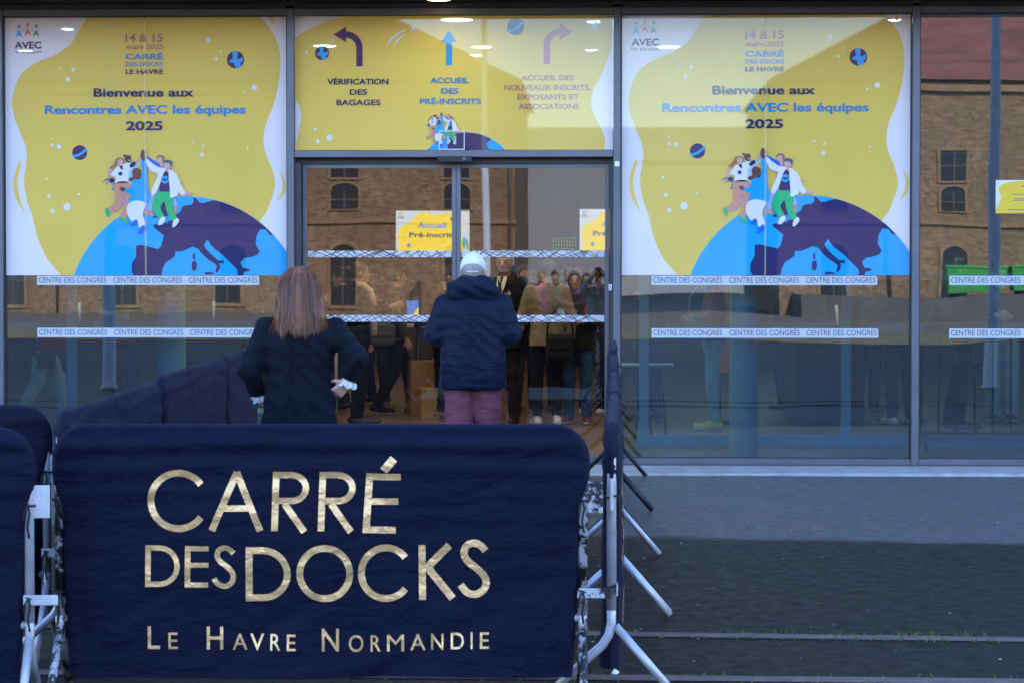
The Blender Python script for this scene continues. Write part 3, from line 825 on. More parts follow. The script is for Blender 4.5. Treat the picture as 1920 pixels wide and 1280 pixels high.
def big_poster(x0, z0, w, h, label):
    po = Poster('poster', x0, z0+h, w, h, 8, 34, 532, 483, label)
    left = [(166, 33)]+c1([(530, 80), (495, 135), (455, 205), (400, 250), (330, 290), (240, 325), (160, 375), (110, 440), (82, 520), (73, 590), (85, 670), (115, 750), (148, 830), (165, 900), (160, 970), (148, 1050), (148, 1120), (165, 1200)])+c2([(150, 0), (180, 80), (205, 190), (250, 300), (300, 370), (345, 418)])
    right = c1([(1640, 42), (1690, 95), (1735, 160), (1765, 240), (1776, 330), (1770, 420), (1755, 510), (1725, 620), (1690, 700), (1670, 780), (1668, 850), (1685, 920), (1715, 990), (1735, 1060), (1738, 1120), (1715, 1200), (1680, 1280)])+[(489, 414), (465, 455), (440, 518)]
    ls = smooth_poly(left, 4, False); rs = smooth_poly(right, 4, False)
    po.poly('yellow_sheet', ls+rs[::-1], F_YEL, 0)
    po.poly('white_sheet', ls+[(8, 518), (8, 33)], F_WHITE, 0)
    po.poly('white_sheet', rs+[(541, 518), (541, 33)], F_WHITE, 0)
    # flame strokes in the white margins
    po.poly('yellow_stroke', c1([(122, 950), (92, 1020), (77, 1100), (92, 1180), (125, 1245), (147, 1275), (122, 1200), (104, 1110), (112, 1030), (128, 975)]), I_YEL, 1, None, 3)
    po.poly('yellow_stroke', c1([(1768, 1020), (1786, 1080), (1782, 1145), (1745, 1206), (1790, 1168), (1806, 1110), (1795, 1055)]), I_YEL, 1, None, 3)
    po.poly('yellow_stroke', c1([(1698, 40), (1715, 75), (1732, 105), (1737, 72), (1730, 40)]), I_YEL, 1)
    # globe with Europe
    G = (348, 594, 225)
    gl = po.poly('globe', circle(G[0], G[1], G[2], G[2], 120), I_BLUE, 1)
    def gd(name, pts): return po.poly(name, pts, I_NAVY, 2, gl)
    rim = [(G[0]+(G[2]-0.4)*math.sin(a), G[1]-(G[2]-0.4)*math.cos(a)) for a in np.linspace(math.atan2(402-348, 216), math.atan2(516-348, 157), 26)]
    rim = [p for p in rim if p[0] < 514]
    main = [(394, 378)]+rim+c2([(1545, 190), (1520, 158), (1490, 155), (1468, 190), (1462, 240), (1485, 282), (1470, 302), (1430, 315), (1398, 320), (1375, 345), (1388, 375), (1425, 380), (1428, 393), (1395, 400), (1390, 418), (1358, 418), (1355, 385), (1330, 360), (1300, 330), (1270, 300), (1230, 270), (1205, 245), (1185, 215), (1165, 245), (1180, 270), (1215, 305), (1250, 335), (1275, 330), (1282, 350), (1255, 350), (1258, 375), (1240, 405), (1230, 395), (1240, 365), (1225, 350), (1185, 325), (1150, 290), (1130, 265), (1100, 255), (1065, 270), (1040, 280), (1000, 283), (998, 310), (970, 330), (945, 345), (930, 375), (920, 418), (765, 418), (750, 400), (752, 350), (775, 310), (775, 250), (800, 243), (850, 255), (905, 268), (920, 250), (935, 190), (915, 175), (875, 140), (880, 125), (930, 132)])
    c5 = lambda L: [(180+x/7.11, 270+y/7.11) for x, y in L]
    main += c5([(925, 1045), (945, 1068), (965, 1030), (1010, 1030), (1050, 960), (1130, 905), (1145, 850), (1190, 825), (1265, 820), (1300, 790), (1305, 750), (1288, 728), (1330, 728), (1390, 790), (1440, 795), (1490, 775)])
    gd('continent', main)
    gd('island', c5([(905, 775), (865, 850), (885, 920), (905, 965), (965, 965), (940, 880), (920, 790)]))
    gd('island', c5([(750, 980), (800, 955), (830, 985), (770, 992)]))
    gd('island', c2([(1113, 288), (1100, 300), (1102, 325), (1115, 330)]))
    gd('island', c2([(1097, 340), (1120, 335), (1125, 370), (1115, 392), (1098, 390), (1095, 360)]))
    gd('island', c2([(1168, 402), (1195, 398), (1225, 405), (1220, 413), (1170, 413)]))
    figures(po, lambda p: (180+p[0]/7.11, 270+p[1]/7.11), 3)
    po.poly('film_seam', [(271.8, 34), (275.2, 34), (275.2, 517), (271.8, 517)], film_mat('film_overlap', (0.86, 0.76, 0.45), 0.72, 0.1), 16)
    small_globe(po, 443, 114, 16.2, 1)
    ringed_planet(po, 149, 287, 14, 1)
    for x, y, r in ((385, 366, 6), (463, 376, 11), (1400, 263, 6), (1370, 312, 10), (1610, 492, 17), (1548, 518, 7), (325, 811, 6), (327, 853, 9), (370, 860, 13), (1226, 838, 6), (1287, 856, 7), (1278, 914, 12), (1566, 875, 7), (290, 1064, 7), (305, 1173, 11), (497, 1160, 7), (420, 1242, 22)):
        po.poly('white_dot', circle(*c1([(x, y)])[0], r/3.368, None, 18), I_PALE, 1)
    for x, y, r in ((428, 437, 21), (1320, 193, 23), (328, 1268, 20)):
        po.poly('white_star', star(*c1([(x, y)])[0], r/3.368), I_PALE, 1)
    # organiser's mark
    lg = empty('logo', (0, 0, 0), parent=po.root)
    for (hx, hy), (bx, by), m in (((283, 405), (288, 525), I_BLUE), ((416, 381), (416, 502), I_LRED), ((548, 400), (541, 520), I_LGREEN)):
        po.poly('logo_head', circle(hx/8, hy/8, 3.3), m, 1, lg)
        po.poly('logo_body', smooth_poly([((bx+dx)/8, (by+dy)/8) for dx, dy in ((-45, 55), (-38, 0), (-20, -48), (0, -60), (20, -48), (38, 0), (46, 55), (25, 22), (0, 14), (-25, 22))], 4), m, 1, lg)
    po.poly('logo_line', stroke(smooth_poly([(x/8, y/8) for x, y in ((215, 510), (255, 460), (310, 440), (350, 460), (352, 490), (342, 480), (360, 445), (415, 420), (465, 440), (490, 470), (482, 488), (475, 460), (530, 433), (580, 450), (620, 490))], 5, False), 0.5), I_LINE, 2, lg)
    po.text('AVEC', 27, 78, 79, 92, I_NAVY, 0.035, 1, lg)
    po.text('les équipes', 26.5, 78.5, 94.5, 100.6, I_LINE, 0.0, 1, lg)
    # lettering
    po.text('14 & 15', 236, 306.5, 65, 80.5, I_MAUVE, 0.03)
    po.text('mars 2025', 238, 307.5, 84.5, 94, I_MAUVE, 0.02)
    po.text('CARRÉ', 236, 307, 102.5, 113, I_BLUET, 0.03)
    po.text('DES DOCKS', 236.5, 307, 118, 125.8, I_BLUET, 0.02)
    po.text('LE HAVRE', 236.5, 307, 131.5, 140.3, I_NAVY, 0.03)
    po.text('Bienvenue aux', 176, 364.5, 166.5, 182.7, I_NAVY, 0.027)
    po.text('Rencontres AVEC les équipes', 84, 462, 198.5, 214.8, I_BLUET, 0.027)
    po.text('2025', 236.5, 306, 228.5, 245.5, I_NAVY, 0.036)
    return po

big_poster(-4.990, 1.610, 2.384, 2.160, 'tall yellow welcome poster with globe, in the pane left of the entrance')
big_poster(0.181, 1.612, 2.405, 2.166, 'tall yellow welcome poster with globe, in the pane right of the entrance')

# wide poster over the doors
def wide_poster():
    x0, x1, z0, z1 = -2.540, 0.114, 2.656, 3.772
    po = Poster('direction_poster', x0, z1, x1-x0, z1-z0, 38, 38, 1848, 770, 'wide yellow poster with three arrows above the sliding doors')
    tl = [(330, 36), (260, 55), (200, 76), (110, 116), (36, 162)]
    bl = [(36, 512), (62, 560), (72, 620), (62, 680), (46, 760), (42, 812)]
    rt = [(1872, 36), (1885, 120), (1875, 220), (1850, 310), (1815, 390), (1780, 450), (1762, 520), (1768, 580), (1795, 640), (1825, 700), (1842, 760), (1836, 812)]
    T, B, Q = (smooth_poly(q, 4, False) for q in (tl, bl, rt))
    po.poly('yellow_sheet', T+B+Q[::-1], F_YEL, 0)
    po.poly('white_sheet', T+[(36, 36)], F_WHITE, 0)
    po.poly('white_sheet', B+[(36, 812)], F_WHITE, 0)
    po.poly('white_sheet', Q+[(1888, 812), (1888, 36)], F_WHITE, 0)
    # arrows
    arc = lambda cx, cy, r, a, b: [(cx+r*math.cos(t), cy-r*math.sin(t)) for t in np.linspace(a, b, 12)]
    po.poly('arrow', [(395, 327), (432, 327)]+arc(335, 222, 97, 0, PI/2)+[(335, 97), (263, 143), (335, 188)]+arc(335, 222, 60, PI/2, 0), I_NAVY, 2)
    po.poly('arrow', [(917, 322), (953, 322), (953, 190), (979, 190), (935, 120), (889, 190), (917, 190)], I_BLUE, 2)
    po.poly('arrow', [(1521, 317), (1485, 317)]+arc(1580, 207, 95, PI, PI/2)+[(1580, 85), (1652, 130), (1580, 177)]+arc(1580, 207, 59, PI/2, PI), I_MAUVE, 2)
    for body, a, b, t, s, m in (('VÉRIFICATION', 225, 582, 398, 431, I_NAVY), ('DES', 357, 458, 458, 491, I_NAVY), ('BAGAGES', 279, 536, 518, 551, I_NAVY),
                                ('ACCUEIL', 826, 1050, 393, 426, I_BLUET), ('DES', 889, 990, 453, 486, I_BLUET), ('PRÉ-INSCRITS', 766, 1120, 513, 546, I_BLUET),
                                ('ACCUEIL DES', 1354, 1658, 381, 411, I_MAUVE), ('NOUVEAUX INSCRITS,', 1256, 1756, 436, 467, I_MAUVE), ('EXPOSANTS ET', 1332, 1688, 490, 521, I_MAUVE), ('ASSOCIATIONS', 1338, 1690, 544, 575, I_MAUVE)):
        po.text(body, a, b, t, s, m, 0.02 if m is I_MAUVE else 0.028)
    small_globe(po, 195, 250, 41, 1)
    ringed_planet(po, 1322, 102, 48, 1)
    for x, y, r in ((257, 178, 8), (230, 188, 4), (125, 211, 5), (104, 246, 8), (154, 687, 8), (238, 737, 17)):
        po.poly('white_dot', circle(x, y, r, None, 16), I_PALE, 1)
    for x, y, r in ((730, 108, 28), (1780, 98, 32), (1203, 117, 10), (170, 757, 17)):
        po.poly('white_star', star(x, y, r), I_PALE, 1)
    po.poly('star_trail', [(573, 200), (595, 165), (640, 130), (690, 113), (645, 142), (605, 172), (580, 202)], I_PALE, 1, None, 3)
    po.poly('star_trail', [(612, 205), (630, 175), (660, 150), (686, 135), (655, 165), (635, 188), (618, 208)], I_PALE, 1, None, 3)
    gl = po.poly('globe', circle(1035, 1011, 304, 304, 110), I_BLUE, 1)
    po.poly('continent', circle(1035, 1011, 302, 302, 40, -PI*0.60, -PI*0.34)+[(1152, 770), (1160, 800), (1190, 812), (930, 812), (925, 770), (945, 740)], I_NAVY, 2, gl)
    figures(po, lambda p: (797+(p[0]-90)*0.175, 592+(p[1]-80)*0.177), 3)
    bx = empty('number_sticker', (0, 0, 0), parent=po.root)
    po.multi('sticker_outline', [[(877, 698), (1027, 698), (1027, 703), (877, 703)], [(877, 803), (1027, 803), (1027, 808), (877, 808)], [(877, 703), (882, 703), (882, 803), (877, 803)], [(1022, 703), (1027, 703), (1027, 803), (1022, 803)]], I_PALE, 20, bx)
    po.text('11', 925, 978, 730, 777, film_mat('pale_number', (0.62, 0.70, 0.85), 0.45, 0.1), 0.02, 20, bx)
wide_poster()

# screens inside the hall and a paper notice
SCR_W = emit('screen_white', (0.80, 0.88, 1.0), 0.13)
SCR_Y = emit('screen_yellow', (1.0, 0.72, 0.02), 0.16)
SCR_B = emit('screen_blue', (0.02, 0.35, 0.95), 0.14)
SCR_N = emit('screen_navy', (0.03, 0.03, 0.16), 0.1)
SCR_G = emit('screen_green', (0.05, 0.5, 0.12), 0.14)
SCR_R = emit('screen_red', (0.85, 0.25, 0.1), 0.14)
def screen(x0, z1, y, w, h, label):
    po = Poster('information_screen', x0, z1, w, h, 742, 393, 138, 77, label, 'screen', y)
    po.root.location.y = y
    MB().box(-0.025, w+0.025, 0.008, 0.06, -0.025, h+0.025, bev=0.004).build('bezel', M_BLACKM, po.root)
    MB().tube([(w/2, 0.045, h+0.03), (w/2, 0.045, 3.79-(z1-h))], 0.025, 8).build('ceiling_mount', M_BLACKM, po.root)
    cc = lambda L: [(540+x/2.415, 290+y/2.415) for x, y in L]
    po.poly('panel', [(742, 393), (880, 393), (880, 470), (742, 470)], SCR_W, 0)
    po.poly('yellow_shape', [(752, 471), (750, 458), (745, 445), (747, 430), (757, 420), (772, 412), (782, 400), (800, 395), (815, 402), (835, 398), (856, 402), (865, 418), (862, 435), (868, 452), (862, 471)], SCR_Y, 1, None, 3)
    po.text('Accueil', 783, 836, 415.5, 425.5, SCR_B, 0.03, 3)
    po.text('Pré-inscrits', 767, 855, 433.5, 443, SCR_N, 0.03, 3)
    po.text('AVEC', 745, 757, 403.5, 408, SCR_N, 0.03, 3)
    po.multi('logo', [circle(748, 397.5, 1.2, None, 8), [(746.5, 402), (748, 399), (749.5, 402)]], SCR_B, 2)
    po.multi('logo', [circle(751, 397, 1.2, None, 8), [(749.5, 401.5), (751, 398.5), (752.5, 401.5)]], SCR_R, 2)
    po.multi('logo', [circle(754, 397.5, 1.2, None, 8), [(752.5, 402), (754, 399), (755.5, 402)]], SCR_G, 2)
    po.poly('planet', circle(766, 458, 3.6, None, 16), SCR_B, 2)
    po.poly('planet', circle(848, 409, 4, None, 16), SCR_N, 2)
    po.multi('figure_drawing', [[(865, 452), (869, 440), (872, 455), (870, 466)], [(873, 455), (876, 444), (879, 458), (877, 468)]], SCR_G, 2)
    po.poly('figure_drawing', [(868, 447), (873, 442), (876, 452), (872, 458)], SCR_B, 3)
    for x, y_, r in ((793, 399, 1.8), (758, 442, 1.3), (830, 460, 1.3)):
        po.poly('white_dot', circle(x, y_, r, None, 10), SCR_W, 2)
    return po
screen(-2.37, 2.355, 8.0, 0.86, 0.48, 'yellow information screen reading Accueil, behind the meeting stiles of the doors')
screen(-0.225, 2.372, 8.0, 0.86, 0.48, 'yellow information screen cut off by the right door jamb')

nt_ = Poster('paper_notice', 3.285, 2.398, 0.55, 0.275, 0, 0, 100, 50, 'small yellow and white paper notice taped inside the far right pane', 'notice', -0.006)
nt_.poly('paper', [(0, 0), (100, 0), (100, 50), (0, 50)], film_mat('notice_white', (0.8, 0.8, 0.8), 0, 0.1), 0)
nt_.poly('yellow_shape', [(6, 52), (3, 40), (8, 26), (4, 12), (16, 4), (40, 1), (70, 2), (94, 6), (97, 30), (92, 52)], film_mat('notice_yellow', (0.85, 0.62, 0.06), 0, 0.1), 1, None, 3)
for i, (a, b, w, mm) in enumerate(((44, 80, 2.2, I_DKBLUE), (40, 84, 2.2, I_MAUVE), (52, 72, 1.2, I_DKBLUE), (58, 68, 1.2, I_DKBLUE), (26, 95, 1.1, I_LINE), (58, 68, 1.2, I_DKBLUE), (28, 95, 1.1, I_LINE), (26, 95, 1.1, I_LINE), (62, 66, 1.2, I_DKBLUE), (44, 84, 1.1, I_LINE), (18, 95, 1.1, I_LINE))):
    z = (4, 8, 13.5, 18, 20.8, 25, 27.6, 30, 34.5, 37, 44)[i]
    nt_.poly('text_line', [(a, z), (b, z), (b, z+w), (a, z+w)], mm, 2)
# ------------------------------------------------------------------ crowd barriers in navy fabric covers
def cover_material(name, col, sheen=0.25):
    m, t, b, o = nt(name)
    v = coords(t)
    f = noise_tex(t, v, 2.5, 4, 0.6)
    t.links.new(ramp(t, f, [(0.3, [c*0.88 for c in col]), (0.7, [c*1.12 for c in col])]), b.inputs['Base Color'])
    b.inputs['Roughness'].default_value = 0.72
    b.inputs['Sheen Weight'].default_value = sheen
    b.inputs['Sheen Roughness'].default_value = 0.4
    b.inputs['Sheen Tint'].default_value = (0.45, 0.5, 0.9, 1)
    b.inputs['Specular IOR Level'].default_value = 0.14
    weave = noise_tex(t, v, 300, 2, 0.5)
    fold = noise_tex(t, coords(t, (1.0, 1.0, 2.6)), 5.5, 5, 0.55, 1.2)
    def ridge(vec, sc, dist):
        n = noise_tex(t, vec, sc, 2, 0.45, dist)
        m1 = t.nodes.new('ShaderNodeMath'); m1.operation = 'SUBTRACT'; m1.inputs[1].default_value = 0.5; t.links.new(n, m1.inputs[0])
        m2 = t.nodes.new('ShaderNodeMath'); m2.operation = 'ABSOLUTE'; t.links.new(m1.outputs[0], m2.inputs[0])
        return m2.outputs[0]
    mp = coords(t, (1.0, 1.0, 1.7))
    mp.node.inputs['Rotation'].default_value = (0, R(28), 0)
    r1 = ridge(mp, 2.6, 1.4)
    mp2 = coords(t, (1.0, 1.0, 2.2))
    mp2.node.inputs['Rotation'].default_value = (0, R(-22), 0)
    r2 = ridge(mp2, 4.4, 0.9)
    def madd(x, k, y):
        n = t.nodes.new('ShaderNodeMath'); n.operation = 'MULTIPLY_ADD'; n.inputs[1].default_value = k
        t.links.new(x, n.inputs[0]); t.links.new(y, n.inputs[2]); return n.outputs[0]
    hh = madd(weave, 0.03, madd(r1, -1.3, madd(r2, -0.8, fold)))
    bump(t, b, hh, 0.6, 0.02)
    return m

def chipped(name, paint, chip, amount):
    m, t, b, o = nt(name)
    v = coords(t)
    f = noise_tex(t, v, 14, 8, 0.75)
    mask = ramp(t, f, [(amount-0.02, 0.0), (amount+0.02, 1.0)])
    g = noise_tex(t, v, 30, 4, 0.6)
    zinc = ramp(t, g, [(0.3, [c*0.8 for c in chip]), (0.7, chip)])
    t.links.new(mixc(t, mask, zinc, paint), b.inputs['Base Color'])
    t.links.new(ramp(t, mask, [(0, 0.42), (1, 0.45)]), b.inputs['Roughness'])
    b.inputs['Metallic'].default_value = 0.25
    bump(t, b, mask, 0.25, 0.002)
    return m

M_COVER = cover_material('navy_cover', (0.0028, 0.0046, 0.0195), 0.04)
M_COVER2 = cover_material('dark_navy_cover', (0.0054, 0.0058, 0.0190), 0.06)
M_ZINC = mat('galvanised_steel', (0.50, 0.52, 0.55), 0.42, 0.35, 0.18, 14.0, 60, 0.15, 0.001)
M_CHIP = chipped('chipped_black_paint', (0.014, 0.015, 0.018), (0.50, 0.52, 0.55), 0.49)
M_BLKP = chipped('black_paint', (0.013, 0.014, 0.017), (0.35, 0.36, 0.38), 0.36)
M_GOLD = mat('gold_print', (0.80, 0.52, 0.23), 0.36, 0.55, 0.15, 7.0, 9, 0.9, 0.02)
M_CORD = mat('black_cord', (0.01, 0.01, 0.012), 0.8, 0, 0.2)

TOPZ = 1.072
def fold_y(x, z, seed, L, zb):
    d = TOPZ-z
    n = mnoise.noise
    a = 0.009*math.exp(-d/0.18)*math.sin(2*PI*(d*11+0.8*n((x*0.8, seed, 0.3))+0.05*x))
    a += 0.016*n((x*0.9+seed, z*1.6, 1.7))
    low = max(0.0, (d-0.45)/0.5)
    a += (0.007+0.014*low)*n((x*2.6+z*1.8+seed*3, z*3.4-x*1.1, 4.2))
    a += (0.003+0.007*low)*n((x*6.5-z*3.1, z*7.0+seed, 2.2))
    q = n((x*1.5-z*2.4+seed, z*0.7+x*0.4, 9.1))
    a += 0.013*(1-abs(q)*2)**3*(0.35+0.65*low) if abs(q) < 0.5 else 0
    return a

def half_w(z, L, zb, taper):
    d = TOPZ-z
    rr = 0.137
    hw = L/2+0.015
    if d < rr:
        return hw-rr+math.sqrt(max(0, rr*rr-(rr-d)**2))
    t = (d-rr)/(TOPZ-zb-rr)
    q = min(1.0, max(0.0, (0.90-z)/0.20)); q = q*q*(3-2*q)
    return hw-0.034*q-taper*t*t

def cover_front_y(x, z, seed, L, zb, taper):
    hw = half_w(z, L, zb, taper)
    e = max(0.0, min(hw-abs(x), TOPZ-z))
    r = 0.027
    k = min(1.0, e/0.06)
    y = math.sqrt(e*(2*r-e)) if e < r else r+0.008*min(1, (e-r)/0.06)
    return -y+fold_y(x, z, seed, L, zb)*k

def cover_mesh(L, zb, taper, seed, nx, nz):
    zs = [TOPZ-(TOPZ-zb)*((i/nz)**1.35) for i in range(nz+1)]
    us = [math.sin(PI/2*(-1+2*j/nx))*0.35+(-1+2*j/nx)*0.65 for j in range(nx+1)]
    vs = []; fs = []
    for side in (-1, 1):
        b = len(vs)
        for i, z in enumerate(zs):
            hw = max(0.02, half_w(z, L, zb, taper))
            for u in us:
                x = u*hw
                zz = z
                if i == nz: zz += 0.012*mnoise.noise((x*3+seed, 7.7, side))
                y = cover_front_y(x, z, seed if side < 0 else seed+31, L, zb, taper)
                vs.append((x, y if side < 0 else -y, zz))
        for i in range(nz):
            for j in range(nx):
                q = [b+i*(nx+1)+j, b+i*(nx+1)+j+1, b+(i+1)*(nx+1)+j+1, b+(i+1)*(nx+1)+j]
                fs.append(tuple(q) if side > 0 else tuple(reversed(q)))
    return MB().add(vs, fs, 0, True)

def gold_strokes():
    """the words on the cover as stroked paths in local metres"""
    K = 2.8235
    cv = lambda p: ((260+p[0]/K-601)/505.0, 1.63-(840+p[1]/K-512)/505.0)
    arc = lambda cx, cy, rx, ry, a, b, n=30: [(cx+rx*math.cos(R(t)), cy-ry*math.sin(R(t))) for t in np.linspace(a, b, n)]
    S = []
    cur = [0]
    def add(path, w, n=5, sm=False):
        p = smooth_poly(path, n, False) if sm else path
        S.append(([cv(q) for q in p], w/K/505.0, sum(cv(q)[0] for q in p)/len(p)))
    add(arc(215, 273, 147, 147, 36, 324, 44), 36)
    add([(391, 430), (525, 120)], 36); add([(523, 120), (646, 432)], 36); add([(440, 312), (606, 312)], 33)
    for dx in (0, 246):
        add([(732+dx, 119), (722+dx, 432)], 35)
        add([(745+dx, 136), (812+dx, 136)]+arc(812+dx, 205, 76, 68, 90, -90, 18)+[(742+dx, 272)], 34)
        add([(775+dx, 288), (880+dx, 436)], 36)
    add([(1226, 126), (1205, 442)], 37); add([(1240, 145), (1389, 147)], 35); add([(1232, 275), (1376, 276)], 34); add([(1222, 424), (1362, 428)], 36)
    add([(1298, 114), (1352, 50)], 44)
    add([(53, 508), (50, 730)], 29)
    add([(66, 523), (112, 523)]+arc(112, 619, 94, 96, 90, -90, 22)+[(64, 715)], 28)
    add([(264, 512), (259, 733)], 30); add([(276, 526), (374, 526)], 26); add([(274, 613), (373, 613)], 26); add([(272, 719), (370, 719)], 27)
    add([(505, 550), (480, 528), (452, 522), (425, 537), (419, 568), (438, 597), (476, 625), (501, 660), (498, 700), (470, 723), (440, 721), (415, 706), (402, 683)], 28, 4, True)
    add([(588, 517), (586, 806)], 37)
    add([(604, 535), (660, 535)]+arc(660, 661, 129, 126, 90, -90, 26)+[(604, 787)], 36)
    add(arc(987, 657, 132, 134, 0, 359.5, 54), 36)
    add(arc(1310, 655, 130, 134, 38, 322, 44), 36)
    add([(1500, 507), (1503, 797)], 37); add([(1645, 508), (1518, 634)], 40); add([(1532, 628), (1662, 790)], 40)
    add([(1836, 538), (1810, 509), (1775, 497), (1737, 510), (1722, 550), (1742, 592), (1795, 636), (1834, 682), (1836, 727), (1806, 760), (1770, 769), (1735, 756), (1704, 718)], 38, 4, True)
    return S, cv

LETTER_OF = [0, 1, 1, 1, 2, 2, 2, 3, 3, 3, 4, 4, 4, 4, 4, 5, 5, 6, 6, 6, 6, 7, 8, 8, 9, 10, 11, 11, 11, 12]
def gold_words(parent, L, zb, taper, seed, split=False):
    S, cv = gold_strokes()
    groups = {}
    for si, (path, w, _) in enumerate(S):
        # resample
        pts = [path[0]]
        for a, b in zip(path[:-1], path[1:]):
            l = math.hypot(b[0]-a[0], b[1]-a[1]); n = max(1, int(l/0.012))
            for i in range(1, n+1): pts.append((a[0]+(b[0]-a[0])*i/n, a[1]+(b[1]-a[1])*i/n))
        k = len(pts); vs = []; fs = []
        for i, p in enumerate(pts):
            a = pts[max(i-1, 0)]; b = pts[min(i+1, k-1)]
            dx, dy = b[0]-a[0], b[1]-a[1]; l = math.hypot(dx, dy) or 1
            for s in (-0.5, -0.17, 0.17, 0.5):
                x, z = p[0]-dy/l*w*s, p[1]+dx/l*w*s
                vs.append((x, cover_front_y(x, z, seed, L, zb, taper)-0.0028-0.0005*(si % 4), z))
        for i in range(k-1):
            for j in range(3):
                fs.append((i*4+j, i*4+j+1, i*4+5+j, i*4+4+j))
        groups.setdefault(LETTER_OF[si] if split else 0, MB()).add(vs, fs, 0, True)
    for g in groups.values(): g.build('gold_letter' if split else 'gold_lettering', M_GOLD, parent)
    mb = MB()
    letters = [('L', 48, 113, 938, 1060), ('E', 157, 206, 972, 1060), ('H', 360, 447, 941, 1062), ('A', 497, 575, 978, 1064), ('V', 590, 664, 978, 1066), ('R', 697, 752, 980, 1066), ('E', 785, 832, 982, 1068),
               ('N', 970, 1060, 950, 1072), ('O', 1112, 1190, 985, 1074), ('R', 1228, 1281, 985, 1071), ('M', 1315, 1405, 982, 1070), ('A', 1437, 1519, 978, 1066), ('N', 1548, 1613, 976, 1062), ('D', 1652, 1722, 972, 1060), ('I', 1757, 1767, 970, 1058), ('E', 1806, 1854, 970, 1057)]
    for ch, a, b, t, s in letters:
        A = cv((a, s)); B = cv((b, t))
        p, f = fit_text(ch, A[0], B[0], A[1], B[1], 0.0 if ch == 'M' else 0.006)
        if split: mb = MB()
        mb.add([(x, cover_front_y(x, z, seed, L, zb, taper)-0.0035, z) for x, z in p], f)
        if split: mb.build('gold_letter', M_GOLD, parent)
    if not split: mb.build('gold_lettering', M_GOLD, parent)

def barrier(loc, rz, L, label, zb=0.13, taper=0.03, seed=1.0, fine=False, words=False, metal=None, cover=None, plates=(1, 1), scale=1.0, cords=True):
    metal = metal or M_ZINC
    B = empty('crowd_barrier', loc, rz, label, 'barrier', 'covered crowd barriers round the entrance lane')
    B.scale = (1, 1, scale)
    r = 0.0185
    h = 1.045
    hl = L/2-0.012
    arc = lambda cx, cz, rr, a, b: [(cx+rr*math.cos(t), 0, cz+rr*math.sin(t)) for t in np.linspace(a, b, 7)]
    MB().tube([(-hl, 0, 0.36)]+arc(-hl+0.11, h-0.11, 0.11, PI, PI/2)+arc(hl-0.11, h-0.11, 0.11, PI/2, 0)+[(hl, 0, 0.36)], r, 12).build('frame', metal, B)
    MB().tube([(-hl, 0, 0.35), (hl, 0, 0.35)], 0.015, 10).build('bottom_rail', metal, B)
    n = 11
    bar = MB().tube([(0, 0, 0.35), (0, 0, h)], 0.0075, 8).mesh('bar', metal)
    for i in range(n):
        link('bar', bar, B, (-hl+(i+1)*2*hl/(n+1), 0, 0))
    for sx in (-1, 1):
        x = sx*hl
        bend = [(x, 0.0, 0.42), (x, 0.0, 0.31), (x, 0.010, 0.265), (x, 0.035, 0.225), (x, 0.075, 0.19), (x, 0.26, 0.016)]
        MB().tube(bend, r*0.95, 12).build('leg', metal, B)
        MB().tube([(x, -0.015, 0.30), (x, -0.262, 0.016)], r*0.86, 12).build('leg', metal, B)
        if plates[0 if sx < 0 else 1]:
            MB().box(min(x, x+sx*0.075), max(x, x+sx*0.075), -0.006, 0.006, 0.74, 0.86, bev=0.003).build('hook_plate', metal, B)
            MB().box(min(x-sx*0.02, x+sx*0.105), max(x-sx*0.02, x+sx*0.105), -0.024, -0.018, 0.425, 0.462, bev=0.002).build('clamp_plate', M_CHIP if metal is not M_ZINC else metal, B)
        if cords:
            for zc in (0.79, 0.45):
                ring = [(x+0.024*math.cos(q), 0.024*math.sin(q), zc+0.004*math.sin(q*2)) for q in np.linspace(0, 2*PI, 13)]
                MB().tube(ring, 0.004, 6, cap=False).build('tie_cord', M_CORD, B)
                MB().tube([(x, -0.026, zc), (x+sx*0.006, -0.030, zc-0.03), (x-sx*0.003, -0.028, zc-0.08), (x+sx*0.004, -0.026, zc-0.12)], 0.004, 6).build('tie_cord', M_CORD, B)
                MB().tube([(x, -0.026, zc), (x-sx*0.012, -0.032, zc-0.02), (x-sx*0.018, -0.030, zc-0.06)], 0.004, 6).build('tie_cord', M_CORD, B)
    cv = cover_mesh(L, zb, taper, seed, 120 if fine else 56, 76 if fine else 36).build('cover', cover or M_COVER, B)
    if words: gold_words(cv, L, zb, taper, seed, fine)
    return B

FW = Vector((-math.sin(R(2.059)), math.cos(R(2.059)), 0)); RT = Vector((math.cos(R(2.059)), math.sin(R(2.059)), 0))
FPX = 85/36*1920
def spot(px, dist, z=0.0):
    """ground point at a distance along the view axis, px measured across the photograph"""
    p = CAM_POS+FW*dist+RT*((px-960)/FPX*dist)
    return Vector((p.x, p.y, z))

barrier(spot(601, 8.97), R(2.06), 1.97, 'navy covered barrier across the front with gold lettering', words=True, fine=True, seed=2.0, metal=M_CHIP, plates=(0, 1))
p1_ = spot(60, 8.75); 
barrier(p1_+Vector((-0.99, -0.06, 0)), R(5), 1.97, 'navy covered barrier cut off by the left picture edge, beside the front one', seed=5.0, fine=True, plates=(0, 1))
p2_ = spot(92, 10.25)
barrier(p2_+Vector((-0.99, -0.02, 0)), R(2), 1.97, 'dark barrier standing behind the leftmost front barrier', seed=7.0, cover=M_COVER2, taper=0.03)

